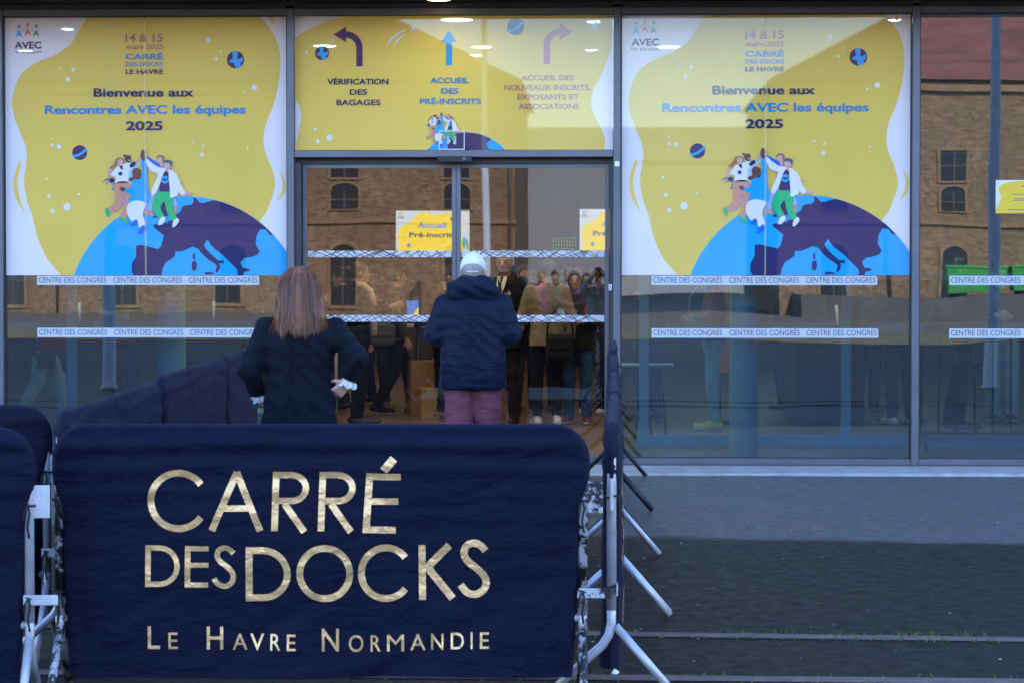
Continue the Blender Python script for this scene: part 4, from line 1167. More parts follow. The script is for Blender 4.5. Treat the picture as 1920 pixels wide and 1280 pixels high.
def row(points, labels, seed, metals, L_gap=0.08, words=False, cover=None, taper=0.03, scales=None, zb=0.13):
    for i, (a, b) in enumerate(zip(points[:-1], points[1:])):
        d = (b-a)
        L = d.length-L_gap
        c = (a+b)/2
        barrier(c, math.atan2(d.y, d.x), L, labels[i], seed=seed+i*3.3, metal=metals[i], words=words, cover=cover, taper=taper, plates=(i == 0, 0), scale=scales[i] if scales else 1.0, zb=zb)
row([spot(1147, 9.05), spot(1153, 11.45), spot(1152, 13.95), spot(1151, 16.5), spot(1150, 19.3)],
    ['nearest covered barrier of the row along the right of the lane', 'second covered barrier of the right row, counted from the camera', 'third covered barrier of the right row, with black painted feet', 'farthest covered barrier of the right row, close to the glass front'],
    11.0, [M_ZINC, M_ZINC, M_BLKP, M_BLKP], words=True, cover=M_COVER2, scales=[1.0, 1.0, 1.01, 1.03])
row([spot(108, 9.85), spot(292, 12.55), spot(418, 15.6), spot(478, 18.2)],
    ['nearest covered barrier of the slanting row left of the lane', 'middle covered barrier of the slanting row left of the lane', 'farthest covered barrier of the left row, behind the woman'],
    23.0, [M_ZINC, M_BLKP, M_BLKP], cover=M_COVER2, taper=0.02, L_gap=0.06, scales=[1.0, 1.02, 1.02])
# ------------------------------------------------------------------ figures grown from distance fields
class SDF:
    def __init__(s, lo, hi, h):
        s.lo = np.array(lo, np.float32); s.h = h
        s.n = np.ceil((np.array(hi)-np.array(lo))/h).astype(int)+1
        s.f = np.full(s.n, 9.0, np.float32)
        s.ax = [s.lo[i]+np.arange(s.n[i], dtype=np.float32)*h for i in range(3)]
    def _sl(s, lo, hi):
        sl = []
        for i in range(3):
            a = int(max(0, math.floor((lo[i]-s.lo[i])/s.h))); b = int(min(s.n[i], math.ceil((hi[i]-s.lo[i])/s.h)+1))
            if b <= a: return None
            sl.append(slice(a, b))
        return tuple(sl)
    def _grid(s, sl):
        return np.meshgrid(s.ax[0][sl[0]], s.ax[1][sl[1]], s.ax[2][sl[2]], indexing='ij', sparse=True)
    def _mix(s, sl, d, k, sub=False):
        a = s.f[sl]
        if sub:
            s.f[sl] = np.maximum(a, -d); return
        if k > 0:
            hh = np.maximum(k-np.abs(a-d), 0)/k
            s.f[sl] = np.minimum(a, d)-hh*hh*k*0.25
        else:
            s.f[sl] = np.minimum(a, d)
    def cone(s, a, b, ra, rb, k=0.02, flat=None, sub=False):
        """tapered capsule; flat=(axis vector, factor) squeezes it along an axis"""
        a = np.array(a, float); b = np.array(b, float)
        m = max(ra, rb)+k+3*s.h
        sl = s._sl(np.minimum(a, b)-m, np.maximum(a, b)+m)
        if sl is None: return s
        X, Y, Z = s._grid(sl)
        d = b-a; L2 = max(1e-9, d@d)
        t = np.clip(((X-a[0])*d[0]+(Y-a[1])*d[1]+(Z-a[2])*d[2])/L2, 0, 1)
        px, py, pz = X-a[0]-t*d[0], Y-a[1]-t*d[1], Z-a[2]-t*d[2]
        if flat is not None:
            ax = np.array(flat[0], float); ax /= np.linalg.norm(ax)
            q = px*ax[0]+py*ax[1]+pz*ax[2]
            e = (1.0/flat[1]-1.0)
            px = px+q*ax[0]*e; py = py+q*ax[1]*e; pz = pz+q*ax[2]*e
        dist = np.sqrt(px*px+py*py+pz*pz)-(ra+t*(rb-ra))
        if flat is not None: dist = dist*min(1.0, flat[1]*1.2)
        s._mix(sl, dist.astype(np.float32), k, sub)
        return s
    def ell(s, c, r, k=0.015, sub=False):
        c = np.array(c, float); r = np.array(r, float)
        m = k+3*s.h
        sl = s._sl(c-r-m, c+r+m)
        if sl is None: return s
        X, Y, Z = s._grid(sl)
        q = np.sqrt(((X-c[0])/r[0])**2+((Y-c[1])/r[1])**2+((Z-c[2])/r[2])**2)
        s._mix(sl, ((q-1)*r.min()).astype(np.float32), k, sub)
        return s
    def loft(s, lv, k=0.03, p=2.3, sub=False):
        """stack of super-elliptic slices (z, cx, cy, rx, ry)"""
        lv = sorted(lv); A = np.array(lv, float)
        m = k+3*s.h
        rx, ry = A[:, 3].max(), A[:, 4].max()
        sl = s._sl((A[:, 1].min()-rx-m, A[:, 2].min()-ry-m, A[0, 0]-m), (A[:, 1].max()+rx+m, A[:, 2].max()+ry+m, A[-1, 0]+m))
        if sl is None: return s
        X, Y, Z = s._grid(sl)
        z = Z.ravel()
        I = [np.interp(z, A[:, 0], A[:, i]) for i in range(1, 5)]
        if len(A) > 3:      # soften the interpolation
            for q in range(4):
                w = 9
                pad = np.pad(I[q], w, mode='edge'); I[q] = np.convolve(pad, np.ones(2*w+1)/(2*w+1), 'valid')
        cx, cy, ex, ey = (v.reshape(1, 1, -1) for v in I)
        q = (np.abs((X-cx)/ex)**p+np.abs((Y-cy)/ey)**p)**(1/p)
        d = (q-1)*np.minimum(ex, ey)
        dz = np.maximum(A[0, 0]-Z, Z-A[-1, 0])
        d = np.maximum(d, dz)
        s._mix(sl, d.astype(np.float32), k, sub)
        return s
    def plane_cut(s, n, c):
        """remove everything on the side n points to"""
        X, Y, Z = np.meshgrid(*s.ax, indexing='ij', sparse=True)
        n = np.array(n, float); n /= np.linalg.norm(n)
        s.f = np.maximum(s.f, ((X-c[0])*n[0]+(Y-c[1])*n[1]+(Z-c[2])*n[2]).astype(np.float32))
        return s
    def ripple(s, fn):
        X, Y, Z = np.meshgrid(*s.ax, indexing='ij', sparse=True)
        s.f = s.f+fn(X, Y, Z).astype(np.float32)
        return s
    def mesh(s):
        f = s.f
        S = f < 0
        nx, ny, nz = f.shape
        cnt = np.zeros((nx-1, ny-1, nz-1), np.int8)
        for i in (0, 1):
            for j in (0, 1):
                for k in (0, 1):
                    cnt += S[i:nx-1+i, j:ny-1+j, k:nz-1+k]
        act = (cnt > 0) & (cnt < 8)
        idx = np.argwhere(act)
        ids = np.full(act.shape, -1, np.int64); ids[act] = np.arange(len(idx))
        acc = np.zeros((len(idx), 3)); num = np.zeros(len(idx))
        cr = [(0, 0, 0), (1, 0, 0), (0, 1, 0), (1, 1, 0), (0, 0, 1), (1, 0, 1), (0, 1, 1), (1, 1, 1)]
        for a, b in ((0, 1), (2, 3), (4, 5), (6, 7), (0, 2), (1, 3), (4, 6), (5, 7), (0, 4), (1, 5), (2, 6), (3, 7)):
            A, B = np.array(cr[a]), np.array(cr[b])
            pa, pb = idx+A, idx+B
            fa, fb = f[pa[:, 0], pa[:, 1], pa[:, 2]], f[pb[:, 0], pb[:, 1], pb[:, 2]]
            x = (fa < 0) != (fb < 0)
            t = np.where(x, fa/np.where(np.abs(fa-fb) < 1e-9, 1, fa-fb), 0)[:, None]
            acc += np.where(x[:, None], A+(B-A)*t, 0); num += x
        V = (idx+acc/num[:, None])*s.h+s.lo
        F = []
        for ax in range(3):
            o = [0, 0, 0]; o[ax] = 1
            a = S[tuple(slice(0, n-1 if i == ax else n) for i, n in enumerate(f.shape))]
            b = S[tuple(slice(1, n) if i == ax else slice(0, n) for i, n in enumerate(f.shape))]
            e = np.argwhere(a != b)
            u, w = [(1, 2), (2, 0), (0, 1)][ax]
            ok = (e[:, u] > 0) & (e[:, w] > 0) & (e[:, u] < f.shape[u]-1) & (e[:, w] < f.shape[w]-1)
            e = e[ok]
            ins = S[e[:, 0], e[:, 1], e[:, 2]]
            q = []
            for du, dw in ((-1, -1), (0, -1), (0, 0), (-1, 0)):
                c = e.copy(); c[:, u] += du; c[:, w] += dw
                q.append(ids[c[:, 0], c[:, 1], c[:, 2]])
            q = np.stack(q, 1)
            q[~ins] = q[~ins][:, ::-1]
            F.append(q)
        F = np.concatenate(F)
        F = F[(F >= 0).all(1)]
        return V, F

def sdf_object(name, sd, mats, parent, paint=None, relax=2):
    V, F = sd.mesh()
    # a little relaxing of the vertices takes the grid look away
    for _ in range(relax):
        acc = np.zeros_like(V); num = np.zeros(len(V))
        for a in range(4):
            b = (a+1) % 4
            np.add.at(acc, F[:, a], V[F[:, b]]); np.add.at(num, F[:, a], 1)
            np.add.at(acc, F[:, b], V[F[:, a]]); np.add.at(num, F[:, b], 1)
        V = V*0.5+0.5*acc/np.maximum(num, 1)[:, None]
    me = bpy.data.meshes.new(name)
    me.vertices.add(len(V)); me.vertices.foreach_set('co', V.astype(np.float32).ravel())
    me.loops.add(len(F)*4); me.loops.foreach_set('vertex_index', F.astype(np.int32).ravel())
    me.polygons.add(len(F))
    me.polygons.foreach_set('loop_start', np.arange(len(F), dtype=np.int32)*4)
    me.polygons.foreach_set('loop_total', np.full(len(F), 4, np.int32))
    for m in (mats if isinstance(mats, (list, tuple)) else [mats]): me.materials.append(m)
    if paint is not None:
        C = V[F].mean(1)
        me.polygons.foreach_set('material_index', paint(C).astype(np.int32))
    me.update(calc_edges=True)
    me.polygons.foreach_set('use_smooth', np.ones(len(F), bool))
    me.validate()
    return link(name, me, parent)

V3 = lambda *a: np.array(a, float)
def unit(v):
    v = np.array(v, float); return v/(np.linalg.norm(v) or 1)

def hand(sd, w, d, nrm, side, curl=0.5, sc=1.0, spread=1.0):
    """palm and five fingers from wrist w along d; nrm = palm normal, side = +1 when the thumb is on the (d x nrm) side"""
    d = unit(d); nrm = unit(np.array(nrm)-d*np.dot(nrm, d)); x = np.cross(d, nrm)*side
    pl = 0.085*sc
    for o in (-0.028, -0.009, 0.010, 0.028):
        sd.cone(w+d*0.012+x*o*0.7*sc, w+d*pl+x*o*sc, 0.0135*sc, 0.0125*sc, 0.010)
    for o, ln in ((0.030, 0.066), (0.010, 0.075), (-0.010, 0.070), (-0.029, 0.054)):
        base = w+d*pl+x*o*sc
        a1 = curl*0.9; a2 = curl*2.0; a3 = curl*2.7
        p = base
        for seg, ang, r in ((0.46, a1, 0.0098), (0.32, a2, 0.0090), (0.24, a3, 0.0082)):
            v = d*math.cos(ang)+nrm*math.sin(ang)+x*o*1.2*spread*(1-curl)
            q = p+unit(v)*ln*seg*sc
            sd.cone(p, q, r*sc, (r-0.0008)*sc, 0.003)
            p = q
    tb = w+d*0.025*sc+x*0.026*sc
    t1 = tb+unit(d*0.7+x*0.75+nrm*0.35)*0.042*sc
    t2 = t1+unit(d*0.85+x*0.25*(1-curl)+nrm*(0.25+curl))*0.034*sc
    sd.cone(tb, t1, 0.0135*sc, 0.0110*sc, 0.008); sd.cone(t1, t2, 0.0105*sc, 0.0085*sc, 0.004)

SKINS = {}
def skin_mat(name, col):
    return mat('skin_'+name, col, 0.5, 0, 0.08, 12, 40, 0.1, 0.002)

def cloth(name, col, rough=0.8, sheen=0.15, fold=9.0, fstr=0.55, fd=0.016, stretch=(1, 1, 1.6)):
    if name in MATS: return MATS[name]
    m, t, b, o = nt(name)
    v = coords(t, stretch)
    f = noise_tex(t, v, 5, 4, 0.6)
    t.links.new(ramp(t, f, [(0.3, [c*0.85 for c in col]), (0.7, [min(1, c*1.13) for c in col])]), b.inputs['Base Color'])
    b.inputs['Roughness'].default_value = rough
    b.inputs['Sheen Weight'].default_value = sheen*0.3
    b.inputs['Specular IOR Level'].default_value = 0.12
    bump(t, b, noise_tex(t, v, fold, 4, 0.5, 1.5), fstr, fd)
    MATS[name] = m
    return m

def hair_mat(name, dark, light, bmp=0.7):
    if name in MATS: return MATS[name]
    m, t, b, o = nt(name)
    v = coords(t, (1, 1, 0.09))
    f = noise_tex(t, v, 62, 5, 0.65, 0.3)
    f2 = noise_tex(t, v, 14, 3, 0.6)
    c = mixc(t, ramp(t, f2, [(0.35, 0.0), (0.68, 0.7)]), ramp(t, f, [(0.28, dark), (0.75, light)]), [min(1, q*1.15) for q in light])
    t.links.new(c, b.inputs['Base Color'])
    b.inputs['Roughness'].default_value = 0.42
    b.inputs['Specular IOR Level'].default_value = 0.45
    if bmp: bump(t, b, f, bmp, 0.006)
    MATS[name] = m
    return m

M_EYE = mat('eye_dark', (0.02, 0.015, 0.012), 0.3)
def face_paint(hc, k):
    hx, hy, hz = hc
    def fn(C):
        out = np.zeros(len(C), int)
        for sx in (-1, 1):
            out[((C[:, 0]-hx-sx*0.032*k)**2/(0.013*k)**2+(C[:, 2]-hz-0.004*k)**2/(0.0075*k)**2 < 1) & (C[:, 1] > hy+0.06*k)] = 1
            out[((C[:, 0]-hx-sx*0.032*k)**2/(0.020*k)**2+(C[:, 2]-hz-0.026*k)**2/(0.005*k)**2 < 1) & (C[:, 1] > hy+0.06*k)] = 1
        out[((C[:, 0]-hx)**2/(0.024*k)**2+(C[:, 2]-hz+0.055*k)**2/(0.008*k)**2 < 1) & (C[:, 1] > hy+0.05*k)] = 2
        return out
    return fn

def base_joints(k, wide=1.0):
    J = dict(hip=V3(0, 0, 0.92), chest=V3(0, 0, 1.25), neck=V3(0, -0.012, 1.43), head=V3(0, 0.015, 1.585))
    for s, n in ((-1, 'l'), (1, 'r')):
        J['sh'+n] = V3(s*0.175*wide, 0, 1.385); J['el'+n] = V3(s*0.225*wide, -0.03, 1.11); J['wr'+n] = V3(s*0.215*wide, 0.07, 0.875)
        J['hp'+n] = V3(s*0.085, 0, 0.90); J['kn'+n] = V3(s*0.098, 0.02, 0.50); J['an'+n] = V3(s*0.10, -0.02, 0.085); J['to'+n] = V3(s*0.125, 0.15, 0.035)
    return {a: b*k for a, b in J.items()}

def person(label, loc, rz, H=1.70, h=0.009, pose=None, wide=1.0, skin=('fair', (0.50, 0.29, 0.21)), top=None, top_mat=None, hem=0.80, bulk=1.0, legs_mat=None, leg_r=(0.098, 0.075, 0.062), shoe_mat=None,
           sole_mat=None, hair=None, hair_m=None, curl=0.45, palm=None, sleeve_end=0.93, cat='person', group=None, extra=None, torso=None, heavy=1.0, shr=0.062):
    k = H/1.70
    J = base_joints(k, wide)
    if pose:
        for a, b in pose.items(): J[a] = np.array(b, float)
    P = empty('person', loc, rz, label, cat, group)
    lo = np.min([v for v in J.values()], 0)-0.30; hi = np.max([v for v in J.values()], 0)+0.25
    lo[2] = -0.02; hi[2] = J['head'][2]+0.17*k
    G = lambda hh=h: SDF(lo, hi, hh)
    hd = J['head']
    # --- body
    sd = G()
    sd.ell(hd+V3(0, -0.006, 0.018)*k, V3(0.077, 0.097, 0.098)*k)
    sd.cone(hd+V3(0, 0.03, -0.02)*k, hd+V3(0, 0.052, -0.075)*k, 0.062*k, 0.040*k, 0.03)
    sd.cone(hd+V3(0, 0.088, 0.012)*k, hd+V3(0, 0.108, -0.026)*k, 0.009*k, 0.014*k, 0.012)
    sd.cone(hd+V3(-0.012, 0.084, -0.056)*k, hd+V3(0.012, 0.084, -0.056)*k, 0.011*k, 0.011*k, 0.008)
    sd.cone(hd+V3(-0.03, 0.080, 0.024)*k, hd+V3(0.03, 0.080, 0.024)*k, 0.012*k, 0.012*k, 0.012)
    for s in (-1, 1):
        sd.ell(hd+V3(s*0.078, -0.008, -0.008)*k, V3(0.013, 0.024, 0.033)*k, 0.006)
        sd.ell(hd+V3(s*0.032, 0.095, 0.004)*k, V3(0.016, 0.012, 0.011)*k, 0, True)
    sd.cone(J['neck']-V3(0, 0, 0.03)*k, hd+V3(0, -0.012, -0.06)*k, 0.060*k, 0.052*k, 0.03)
    T = torso or [(0.84, 0, 0, 0.158, 0.105), (0.94, 0, 0, 0.160, 0.108), (1.04, 0, 0, 0.135, 0.092), (1.20, 0, 0, 0.155, 0.105), (1.34, 0, -0.005, 0.165*wide, 0.100), (1.42, 0, -0.008, 0.105, 0.065)]
    Tk = [(a*k, b*k, c*k, d*k*heavy, e*k*heavy) for a, b, c, d, e in T]
    sd.loft([(a, b, c, d*0.95, e*0.95) for a, b, c, d, e in Tk], 0.04)
    for n, s in (('l', -1), ('r', 1)):
        sd.cone(J['sh'+n], J['el'+n], 0.050*k, 0.040*k, 0.03); sd.cone(J['el'+n], J['wr'+n], 0.040*k, 0.027*k, 0.015)
        dr = unit(J['wr'+n]-J['el'+n])
        pn = (palm or {}).get(n, V3(-s, 0.1, 0))
        hand(sd, J['wr'+n], (palm or {}).get(n+'d', dr), pn, (palm or {}).get(n+'s', -s if True else s), (palm or {}).get(n+'c', curl), k)
        sd.cone(J['hp'+n], J['kn'+n], 0.082*k, 0.054*k, 0.03); sd.cone(J['kn'+n], J['an'+n], 0.054*k, 0.038*k, 0.02)
        sd.cone(J['an'+n]-V3(0, 0.03, 0.035)*k, J['to'+n], 0.034*k, 0.028*k, 0.02, ((0, 0, 1), 0.85))
    sm_ = skin_mat(*skin)
    sdf_object('body', sd, [sm_, M_EYE, mat('lips_'+skin[0], [c*0.75 for c in skin[1]], 0.5)], P, face_paint(hd, k))
    # --- trousers
    sd = G()
    a, b_, c_ = leg_r
    sd.loft([(0.82*k, 0, 0, 0.150*k*heavy, 0.110*k*heavy), (0.92*k, 0, 0, 0.172*k*heavy, 0.125*k*heavy), (1.03*k, 0, 0, 0.150*k*heavy, 0.108*k*heavy)], 0.03)
    for n in 'lr':
        end = J['an'+n]+(J['kn'+n]-J['an'+n])*0.06
        sd.cone(J['hp'+n], J['kn'+n], a*k, b_*k, 0.025); sd.cone(J['kn'+n], end, b_*k, c_*k, 0.02)
    sd.ripple(lambda X, Y, Z: 0.0035*np.sin(Z*46+7*np.sin(X*11)+5*np.sin(Y*9))*np.clip(1.2-np.abs(Z-0.45*k)*1.6, 0.2, 1))
    sd.plane_cut((0, 0, -1), (0, 0, J['anl'][2]-0.012*k))
    sdf_object('trousers', sd, legs_mat or cloth('trousers_black', (0.012, 0.012, 0.015)), P)
    # --- shoes
    for n in 'lr':
        sh = SDF(np.minimum(J['an'+n], J['to'+n])-0.14, np.maximum(J['an'+n], J['to'+n])+0.14, min(h, 0.007))
        heel = J['an'+n]+V3(0, -0.045, -0.04)*k; toe = J['to'+n]+V3(0, 0.03, 0)*k
        sh.cone(heel, toe, 0.043*k, 0.040*k, 0.02, ((0, 0, 1), 0.9)); sh.cone(J['an'+n]+V3(0, 0.0, 0.015)*k, J['an'+n]+V3(0, 0.05, -0.03)*k, 0.046*k, 0.044*k, 0.02)
        sh.plane_cut((0, 0, -1), (0, 0, 0.013))
        so = sdf_object('shoe', sh, [shoe_mat or mat('shoe_black', (0.012, 0.012, 0.013), 0.5), sole_mat or shoe_mat or MATS['shoe_black']], P, lambda C: (C[:, 2] < 0.036).astype(int))
    # --- jacket
    sd = G()
    bk = bulk
    tl = top or [(hem, 0, 0, 0.185, 0.135), (0.92, 0, 0, 0.185, 0.132), (1.05, 0, 0, 0.165, 0.118), (1.20, 0, 0, 0.180, 0.128), (1.34, 0, -0.005, 0.190*wide, 0.122), (1.425, 0, -0.010, 0.110, 0.075)]
    sd.loft([(a*k, b*k, c*k, d*k*bk*heavy, e*k*bk*heavy) for a, b, c, d, e in tl], 0.03)
    for n in 'lr':
        e = J['el'+n]+(J['wr'+n]-J['el'+n])*sleeve_end
        sd.cone(J['sh'+n], J['el'+n], shr*k*bk, 0.058*k*bk, 0.045); sd.cone(J['el'+n], e, 0.060*k*bk, 0.047*k*bk, 0.02)
    sd.cone(J['neck']-V3(0, 0, 0.03)*k, J['neck']+V3(0, 0.0, 0.022)*k, 0.072*k, 0.064*k, 0.03)
    sd.ripple(lambda X, Y, Z: 0.0030*np.sin(Z*38+9*np.sin(X*8)+6*np.sin(Y*7+Z*6)))
    for n in 'lr':   # open cuffs
        dr = unit(J['wr'+n]-J['el'+n]); e = J['el'+n]+(J['wr'+n]-J['el'+n])*sleeve_end
        sd.cone(e+dr*0.02, e+dr*0.30, 0.05*k*bk, 0.05*k*bk, 0, None, True)
    sdf_object('jacket', sd, top_mat or cloth('jacket_black', (0.013, 0.013, 0.016)), P)
    # --- hair
    if hair:
        sd = SDF(hd-V3(0.24, 0.3, 0.5)*k, hd+V3(0.24, 0.22, 0.2)*k, min(h, 0.007))
        hair(sd, hd, k)
        sdf_object('hair', sd, hair_m or hair_mat('hair_dark', (0.01, 0.008, 0.007), (0.05, 0.035, 0.028)), P)
    if extra: extra(P, J, k)
    return P

def hair_short(sd, hd, k):
    sd.ell(hd+V3(0, -0.012, 0.024)*k, V3(0.086, 0.104, 0.106)*k)
    sd.cone(hd+V3(0, 0.075, 0.065)*k, hd+V3(0, 0.05, 0.09)*k, 0.03*k, 0.04*k, 0.02)
    sd.ell(hd+V3(0, 0.085, -0.035)*k, V3(0.10, 0.075, 0.095)*k, 0, True)
    sd.plane_cut((0, 0, -1), hd+V3(0, 0, -0.055)*k)
def hair_tied(sd, hd, k):
    sd.ell(hd+V3(0, -0.012, 0.024)*k, V3(0.083, 0.102, 0.102)*k)
    sd.ell(hd+V3(0, 0.095, -0.03)*k, V3(0.11, 0.075, 0.10)*k, 0, True)
    sd.plane_cut((0, 0.35, -1), hd+V3(0, 0, -0.06)*k)
    sd.ell(hd+V3(0, -0.125, 0.03)*k, V3(0.045, 0.045, 0.045)*k, 0.01)
def hair_long(sd, hd, k):
    sd.ell(hd+V3(0, -0.012, 0.024)*k, V3(0.092, 0.108, 0.106)*k)
    sd.cone(hd+V3(0, -0.05, 0.0)*k, hd+V3(0, -0.065, -0.26)*k, 0.095*k, 0.075*k, 0.03, ((0, 1, 0), 0.6))
    for s in (-1, 1):
        sd.cone(hd+V3(s*0.075, 0.01, 0.0)*k, hd+V3(s*0.085, 0.02, -0.24)*k, 0.035*k, 0.025*k, 0.03)
    sd.ell(hd+V3(0, 0.10, -0.045)*k, V3(0.072, 0.09, 0.11)*k, 0, True)
    sd.ripple(lambda X, Y, Z: 0.004*np.sin(np.arctan2(Y-hd[1], X-hd[0])*26+3*np.sin(Z*10)))
# ------------------------------------------------------------------ the two people in the lane
HAIR_W = hair_mat('hair_chestnut', (0.022, 0.007, 0.004), (0.205, 0.066, 0.024))
def woman_hair(sd, hd, k):
    sd.ell(hd+V3(0, -0.02, 0.018), V3(0.092, 0.108, 0.100))
    sd.cone(hd+V3(0.0, -0.045, -0.01), hd+V3(0.005, -0.075, -0.15), 0.112, 0.120, 0.03, ((0, 1, 0), 0.62))
    sd.cone(hd+V3(-0.055, -0.05, -0.08), hd+V3(-0.075, -0.08, -0.15), 0.070, 0.050, 0.03, ((0, 1, 0), 0.6))
    sd.cone(hd+V3(0.060, -0.05, -0.08), hd+V3(0.085, -0.08, -0.15), 0.070, 0.050, 0.03, ((0, 1, 0), 0.6))
    sd.ell(hd+V3(0, 0.11, -0.05), V3(0.075, 0.09, 0.12), 0, True)
    sd.ripple(lambda X, Y, Z: 0.0035*np.sin((X-hd[0])*150+4*np.sin(Z*9+X*7))+0.003*np.sin((X-hd[0])*310+6*np.sin(Z*14)))

def woman_extra(P, J, k):
    hd = J['head']
    rng = random.Random(4)
    groups = {}
    for i in range(4200):
        th = rng.uniform(-1.0, 1.0)
        ph = th*1.7
        d = Vector((math.sin(ph), -math.cos(ph), 0))
        r0 = rng.uniform(0.97, 1.05)
        lock = mnoise.noise((th*7.0, 3.1, 0.0))
        end = -0.225+0.03*lock+rng.gauss(0, 0.013)+0.03*th*th
        fl = 0.085*th*abs(th)*rng.uniform(0.5, 1.25)+0.02*lock
        prof = ((0.119, 0.12), (0.108, 0.45), (0.075, 0.80), (0.02, 1.0), (-0.05, 1.09), (-0.11, 1.15))
        pts = [Vector(hd)+Vector((d.x*0.098*rr*r0, d.y*0.112*rr*r0-0.022, zz)) for zz, rr in prof]
        p = pts[-1]
        for q in range(1, 5):
            t = q/4
            pts.append(p+Vector((fl*t*t*1.0+0.006*math.sin(t*3+lock*6), -0.012*t+rng.gauss(0, 0.002), (end+0.11)*t)))
        w0 = rng.uniform(0.0010, 0.0026)
        side = Vector((d.y, -d.x, 0))
        o = d*(0.001+0.010*rng.random()**2)+Vector((rng.gauss(0, 0.002), 0, 0))
        vs = []
        n = len(pts)
        for j, q in enumerate(pts):
            w = w0*(0.35 if j == 0 else 1.0)*(1.0 if j < n-2 else (0.7 if j == n-2 else 0.15))
            vs += [q+o-side*w/2, q+o+side*w/2]
        fs = []
        for j in range(n-1):
            fs.append((j*2, j*2+1, j*2+3, j*2+2))
        groups.setdefault(rng.choice((0, 0, 0, 1, 1, 2)), MB()).add(vs, fs, 0, True)
    for g, m in ((0, hair_mat('hair_chestnut_fine', (0.022, 0.007, 0.004), (0.205, 0.066, 0.024), 0)), (1, hair_mat('hair_chestnut_light', (0.07, 0.023, 0.010), (0.34, 0.125, 0.048), 0)), (2, hair_mat('hair_chestnut_dark', (0.010, 0.004, 0.003), (0.06, 0.025, 0.015), 0))):
        tag(groups[g].build('hair_strands', m, P), kind='stuff')
    # ruffled cuffs
    white = cloth('cuff_white', (0.72, 0.73, 0.76), 0.8, 0.1, 30, 0.5, 0.006)
    for n in 'lr':
        dr = Vector(unit(J['wr'+n]-J['el'+n])); e = Vector(J['el'+n])+dr*((J['wr'+n]-J['el'+n])@np.array(dr))*0.90
        a = dr.orthogonal().normalized(); b = dr.cross(a)
        vs = []; n_ = 60
        for i, (t, r) in enumerate(((0.0, 0.034), (0.010, 0.038), (0.022, 0.043), (0.034, 0.045))):
            for j in range(n_):
                q = 2*PI*j/n_
                rr = r+(0.008*i/3)*math.sin(q*9+0.8*math.sin(q*2))
                tt = t+(0.009*i/3)*math.sin(q*7+1)
                vs.append(e+dr*tt+a*math.cos(q)*rr+b*math.sin(q)*rr)
        fs = [(i*n_+j, i*n_+(j+1) % n_, (i+1)*n_+(j+1) % n_, (i+1)*n_+j) for i in range(3) for j in range(n_)]
        MB().add(vs, fs, 0, True).build('cuff', white, P)
        s = -1 if n == 'l' else 1
        for q in range(4):
            c = e-dr*(0.018+0.017*q)
            c = c+Vector((s*0.035, -0.032, 0.0))
            MB().lathe([(0.001, 0.003), (0.006, 0.002), (0.006, -0.002)], (0, 0, 0), 10).build('cuff_button', M_BLACKM, P, c, (PI/2, 0, s*0.8))
    # centre seam and vent at the back of the jacket
    def back(z): return -float(np.interp(z, [0.83, 0.92, 1.05, 1.20, 1.33, 1.40], [0.142, 0.138, 0.122, 0.130, 0.128, 0.108]))-0.002
    MB().tube([(-0.040+0.02*max(0, 1.0-z), back(z), z) for z in np.linspace(0.97, 1.36, 16)], 0.0022, 5).build('back_seam', cloth('seam_dark', (0.004, 0.006, 0.012)), P)
    vs = [(-0.045, back(0.97)-0.004, 0.975), (-0.083, back(0.84)-0.012, 0.832), (-0.077, back(0.84)-0.006, 0.832), (-0.039, back(0.97)-0.001, 0.975)]
    MB().add(vs, [(0, 1, 2, 3)]).build('vent', MATS['seam_dark'], P)

M_BLAZER = cloth('blazer_navy', (0.0042, 0.0066, 0.0130), 0.8, 0.08, 6.0, 0.75, 0.03, (1, 1, 1.3))
wp = spot(562, 12.75)
woman = person('woman seen from behind, dark blazer, chestnut hair, white ruffled cuffs, elbows bent', wp, R(2.0), 1.655, 0.006,
    pose=dict(shl=V3(-0.172, 0, 1.335), shr=V3(0.190, 0, 1.335), ell=V3(-0.268, -0.055, 1.128), wrl=V3(-0.222, 0.075, 0.985), elr=V3(0.306, -0.085, 1.188), wrr=V3(0.262, -0.045, 1.062), head=V3(0.0, 0.015, 1.545), neck=V3(0, -0.012, 1.40)),
    palm=dict(rd=V3(-0.66, 0.02, -0.62), r=V3(-0.35, 0.8, 0.3), rc=0.62, rs=-1, ld=V3(0.35, 0.7, -0.4), l=V3(1, 0, 0), lc=0.6),
    top=[(0.835/0.974, 0, 0, 0.212, 0.145), (0.95, 0, 0, 0.198, 0.140), (1.13, 0, 0, 0.180, 0.124), (1.26, 0, 0, 0.192, 0.132), (1.345, 0.008, -0.003, 0.200, 0.122), (1.395, 0.008, -0.008, 0.155, 0.095), (1.44, 0.008, -0.01, 0.08, 0.07)],
    top_mat=M_BLAZER, legs_mat=cloth('suit_trousers', (0.008, 0.012, 0.022)), hair=woman_hair, hair_m=HAIR_W, sleeve_end=0.90, extra=woman_extra)
ph = MB().box(-0.017, 0.017, -0.006, 0.006, -0.042, 0.042, bev=0.004).build('phone', mat('dark_purple_case', (0.05, 0.006, 0.05), 0.25, 0, 0.1), None, wp+Vector((0.196, -0.022, 0.992)), (0.3, 1.25, 0.3))
tag(ph, 'small dark purple case in the hand of the woman in the blazer', 'phone')

